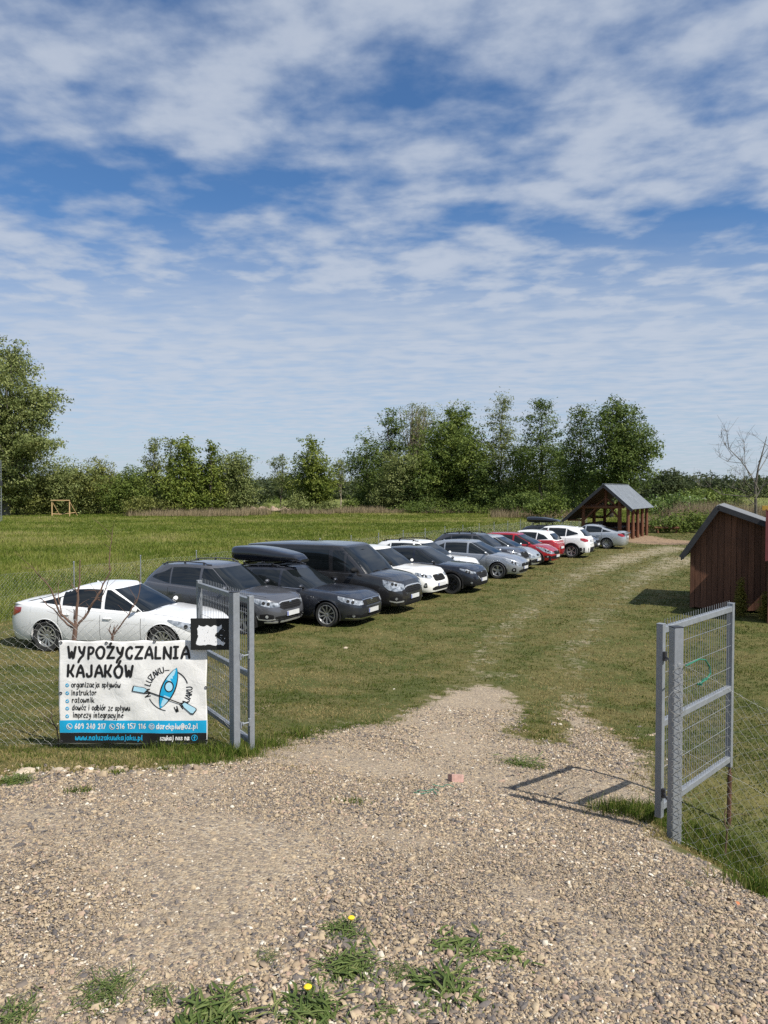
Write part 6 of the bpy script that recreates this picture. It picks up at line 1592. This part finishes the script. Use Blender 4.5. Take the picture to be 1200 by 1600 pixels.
VAN = dict(L=5.20, W=1.99, H=1.97, sill=.27, fx=1.62, rx=-1.50, R=.335, nf=5.4, nr=9, sh=[(-2.6,1.18),(-2.3,1.20),(0,1.17),(1.1,1.15),(1.65,1.12),(2.2,1.04),(2.6,.94)], xf0=1.64, xf1=.80, xr0=-2.56, xr1=-2.5, roof=[(-2.6,1.82),(-1,1.87),(.5,1.88),(1.0,1.87)],
    w0=.94, w1=.87, crown=.07, ng=9, ng1=9, bp=.52, cp=-.75, dpil=.16, dslant=.0, v0=.08, v1=.84, pillar=.20, qdrop=0, qrise=0, foff=[(.2,-.10),(.3,-.03),(.5,0),(.7,-.03),(.9,-.12),(1.1,-.3)], platez=.50, mirs=1.35, mirr=.18, rplatez=.9, bootz=.7, tailz=1.25)
CX = dict(L=4.40, W=1.80, H=1.54, sill=.29, fx=1.36, rx=-1.29, R=.350, sh=[(-2.2,.98),(-1.9,1.08),(-.7,1.03),(.4,.99),(.95,.975),(1.6,.93),(2.0,.88),(2.2,.81)], nf=5.2, xf0=.98, xf1=.05, xr0=-2.10, xr1=-1.45, roof=[(-2.1,1.30),(-1.5,1.42),(-.5,1.47),(0,1.47),(.3,1.44)], bp=-.08, cp=-1.05, dpil=.42, dslant=.05, qdrop=.45, w1=.67, platez=.48, rimk=.70, tailz=.95)
BIGSUV = dict(L=4.64, W=1.89, H=1.70, sill=.30, fx=1.42, rx=-1.35, R=.365, sh=[(-2.3,1.05),(-2.0,1.14),(-.6,1.08),(.4,1.05),(1.0,1.03),(1.6,1.0),(2.1,.95),(2.32,.88)], nf=5.4, xf0=1.05, xf1=.15, xr0=-2.15, xr1=-1.7, roof=[(-2.1,1.48),(-1.6,1.56),(-.5,1.61),(.1,1.60),(.4,1.56)], bp=-.02, cp=-1.05, dpil=.3, dslant=.15, qdrop=.3, w1=.70, platez=.52)
HATCH = dict(L=4.38, W=1.82, H=1.48, sill=.21, fx=1.31, rx=-1.39, R=.325, sh=[(-2.19,.92),(-1.95,1.02),(-.8,.985),(.3,.95),(1.0,.93),(1.6,.86),(2.0,.76),(2.19,.65)], xf0=1.12, xf1=.12, xr0=-2.05, xr1=-1.55, roof=[(-2.1,1.28),(-1.6,1.37),(-.6,1.42),(0,1.42),(.4,1.38)], bp=.02, cp=-1.0, dpil=.34, dslant=.12, qdrop=.35, w1=.67, platez=.44)
SUVP = dict(L=4.45, W=1.84, H=1.62, sill=.27, fx=1.34, rx=-1.33, R=.345, sh=[(-2.22,1.0),(-1.95,1.1),(-.7,1.06),(.4,1.02),(.95,1.0),(1.6,.96),(2.0,.92),(2.22,.84)], nf=5.2, xf0=1.0, xf1=.2, xr0=-2.1, xr1=-1.6, roof=[(-2.1,1.40),(-1.6,1.50),(-.5,1.55),(.1,1.54),(.4,1.5)], bp=0, cp=-1.0, dpil=.32, dslant=.2, qdrop=.35, w1=.68, platez=.46)
SMALL = dict(L=4.03, W=1.72, H=1.47, sill=.21, fx=1.22, rx=-1.32, R=.305, nf=3.6, sh=[(-2.0,.92),(-1.75,1.01),(-.7,.975),(.3,.95),(.9,.94),(1.4,.88),(1.8,.76),(2.01,.62)], xf0=1.18, xf1=.18, xr0=-1.9, xr1=-1.45, roof=[(-1.9,1.30),(-1.4,1.38),(-.5,1.42),(.1,1.41),(.4,1.36)], bp=.08, cp=-.9, dpil=.32, dslant=.1, qdrop=.3, w1=.67, platez=.42)
def place(wheel_px, spec, ang, which):
    """put the contact point of one wheel on a ground point: which = (axle x key, side sign)"""
    q = at_height(wheel_px[0], wheel_px[1], 0.02); lx = spec[which[0]]; ly = which[1]*(spec['W']/2-.1)
    ca, sa = math.cos(ang), math.sin(ang)
    x, y = q.x-(lx*ca-ly*sa), q.y-(lx*sa+ly*ca)
    return (x, y, tz(x, y)+.0)
def car(name, label, px, spec, deg, which, col, **k):
    a = R(deg); loc = place(px, spec, a, which); return build_car(name, label, loc, a, spec, col, **k)
HEAD_SLIM = [(.40,.06,.12),(.55,.045,.14),(.80,.035,.14),(1.02,.03,.12),(1.2,.03,.06)]
r, c = car('parked_car', 'white five-door liftback nearest the camera, behind the banner and bare saplings', (76,1018), LIFTBACK, -13, ('rx', -1), P_WHITE, rim='12', chrome_line=False,
    head=[(.55,.05,.13),(.72,.04,.19),(.95,.03,.20),(1.2,.03,.14),(1.42,.035,.07)], tail=[(7.0,0,0)] and None)
r, c = car('parked_car', 'graphite grey SUV between the white liftback and the estate with a roof box', (380,990), IX, -27, ('fx', -1), P_GREY, rails=P_SLATE, rim='5', clad=True,
    head=[(.44,.06,.13),(.60,.05,.17),(.82,.035,.19),(1.05,.03,.15),(1.28,.03,.06)], grille=[(0,.60,.78),(.34,.61,.78),(.46,.66,.76)], lower=[(0,.40,.46),(.5,.40,.47),(.62,.42,.46)], fog=[(.66,.42,.50),(.82,.40,.54),(1.0,.42,.52)], strips=[([(.62,.385,.41),(.82,.37,.395),(1.04,.39,.42),(1.08,.46,.50)], SATIN, 'fog_lamp_trim'), ([(0,.775,.80),(.34,.78,.80),(.46,.75,.775)], SATIN, 'grille_trim'), ([(0,.30,.345),(.6,.305,.345),(.9,.315,.345)], SATIN, 'skid_plate')])
bpy.context.view_layer.update()
r, c = car('parked_car', 'anthracite estate car carrying a black roof box, beside the graphite SUV', (512,978), WAGON, -27, ('fx', -1), P_DARK, rails=P_SLATE, rim='10', chrome_line=True, nosechrome=True,
    head=[(.46,.05,.14),(.62,.045,.16),(.86,.035,.165),(1.08,.03,.15),(1.2,.03,.10)], grille=[(0,.56,.70),(.30,.56,.70),(.46,.57,.69)], fog=[(.60,.29,.36),(.78,.29,.37),(.95,.30,.35)], strips=[([(0,.235,.255),(.6,.24,.26),(1.0,.26,.28)], CHROME, 'bumper_strip'), ([(0,.70,.715),(.3,.70,.715),(.46,.69,.705)], CHROME, 'grille_strip')])
bpy.context.view_layer.update()
roof_box('long black roof box on the anthracite estate car', r, c, -1.98, .38, -.14, .88, .43, .07)
r, c = car('parked_van', 'dark grey passenger van with a long black-looking roof, tallest vehicle of the row', (574,959), scaled(VAN, 1.06), -28, ('fx', -1), P_VAN, cat='van', rim='5', mirrormat=TRIM, clad=True,
    wins=[('f', 1.06), (.98, .62), (.48, -1.0), (-1.08, 'r')], doors=[(.53, 1.27), (-.9, .50)], strips=[([(.60,.385,.425),(.84,.365,.40),(1.04,.40,.43)], SATIN, 'bumper_trim'), ([(0,.80,.83),(.36,.79,.82),(.48,.76,.79)], SATIN, 'grille_trim')], head=[(.50,.08,.20),(.66,.06,.26),(.86,.05,.30),(1.05,.05,.30),(1.2,.05,.20)],
    grille=[(0,.60,.82),(.36,.61,.81),(.48,.66,.78)], lower=[(0,.38,.46),(.6,.38,.46),(.7,.40,.44)], fog=[(.66,.42,.54),(.84,.40,.56),(1.02,.43,.52)])
r, c = car('parked_car', 'white SUV with its dark square grille showing, between the van and the blue-black crossover', (632,937), BIGSUV, -30, ('fx', -1), P_PEARL, rim='5',
    head=[(.44,.06,.14),(.58,.055,.17),(.80,.045,.18),(1.0,.04,.16),(1.14,.05,.10)], grille=[(0,.62,.82),(.30,.63,.82),(.38,.66,.79)], fog=[(.78,.46,.60),(.84,.45,.60),(.90,.46,.52)])
r, c = car('parked_car', 'blue-black crossover with black wheels and dark arch cladding, right of the white SUV', (706,927), CX, -28, ('fx', -1), P_BLACK, rim='y', rimmat=BLACKRIM, clad=True, chrome_line=True,
    head=[(.50,.07,.12),(.64,.06,.14),(.84,.05,.14),(1.04,.04,.11),(1.16,.04,.07)], grille=[(0,.50,.74),(.32,.52,.74),(.46,.64,.73)], strips=[([(0,.475,.50),(.30,.49,.515),(.44,.60,.63)], SATIN, 'grille_wing')])
r, c = car('parked_car', 'white car with black roof rails, mostly hidden behind the blue-black crossover', (696,915), SUVP, -30, ('fx', -1), P_WHITE, rails=TRIM, clad=True)
r, c = car('parked_car', 'silver hatchback with five-spoke wheels, front nearest the grass track', (778,903), HATCH, -28, ('fx', -1), P_STEEL, rim='5',
    head=[(.44,.06,.12),(.60,.05,.17),(.82,.04,.19),(1.05,.03,.15),(1.3,.03,.07)], grille=[(0,.48,.62),(.38,.49,.61),(.46,.53,.58)], fog=[(.74,.30,.44),(.84,.29,.46),(.92,.33,.40)])
r, c = car('parked_car', 'slate grey crossover whose dark roof shows above the silver hatchback', (782,893), SUVP, -30, ('fx', -1), P_SLATE, rails=TRIM, clad=True, chrome_line=True,
    head=[(.42,.05,.12),(.6,.04,.16),(.85,.03,.15),(1.05,.03,.10),(1.2,.03,.06)], grille=[(0,.56,.82),(.34,.58,.82),(.42,.64,.80)])
r, c = car('parked_car', 'small silver car with a wide lower grille, squeezed between slate crossover and red hatchback', (806,889), SMALL, -30, ('fx', -1), P_LIGHTSILVER, rim='5',
    head=[(.36,.06,.10),(.54,.04,.18),(.78,.02,.22),(1.02,.02,.17),(1.3,.02,.06)], grille=[(0,.58,.66),(.14,.58,.66),(.18,.60,.64)], lower=[(0,.28,.46),(.46,.29,.45),(.62,.33,.40)])
r, c = car('parked_car', 'dark red small hatchback facing the grass track', (838,882), SMALL, -30, ('fx', -1), P_RED, rim='5',
    head=[(.40,.06,.10),(.56,.04,.17),(.80,.02,.22),(1.04,.02,.17),(1.34,.02,.06)], lower=[(0,.28,.46),(.46,.29,.45),(.62,.33,.40)])
r, c = car('parked_car', 'red hatchback with a white roof, between the dark red one and the white SUV', (850,875), dict(SMALL, H=1.53), 150, ('rx', 1), P_RED, roofmat=P_WHITE)
r, c = car('parked_car', 'white SUV facing away with red tail lights and black rear bumper', (893,871), IX, 152, ('rx', 1), P_WHITE, rim='5', clad=True, tail=[(4.0,0,0)] and None)
r, c = car('parked_car', 'dark car mostly hidden behind the white SUV, carrying a low black roof box', (905,862), WAGON, -30, ('fx', -1), P_DARK)
bpy.context.view_layer.update()
roof_box('low black roof box seen above the white SUV facing away', r, c, -1.9, .2, 0, .80, .36, .12)
r, c = car('parked_car', 'silver liftback facing away, last car before the log shelter', (948,857), LIFTBACK, 152, ('rx', 1), P_SILVER, rim='12')
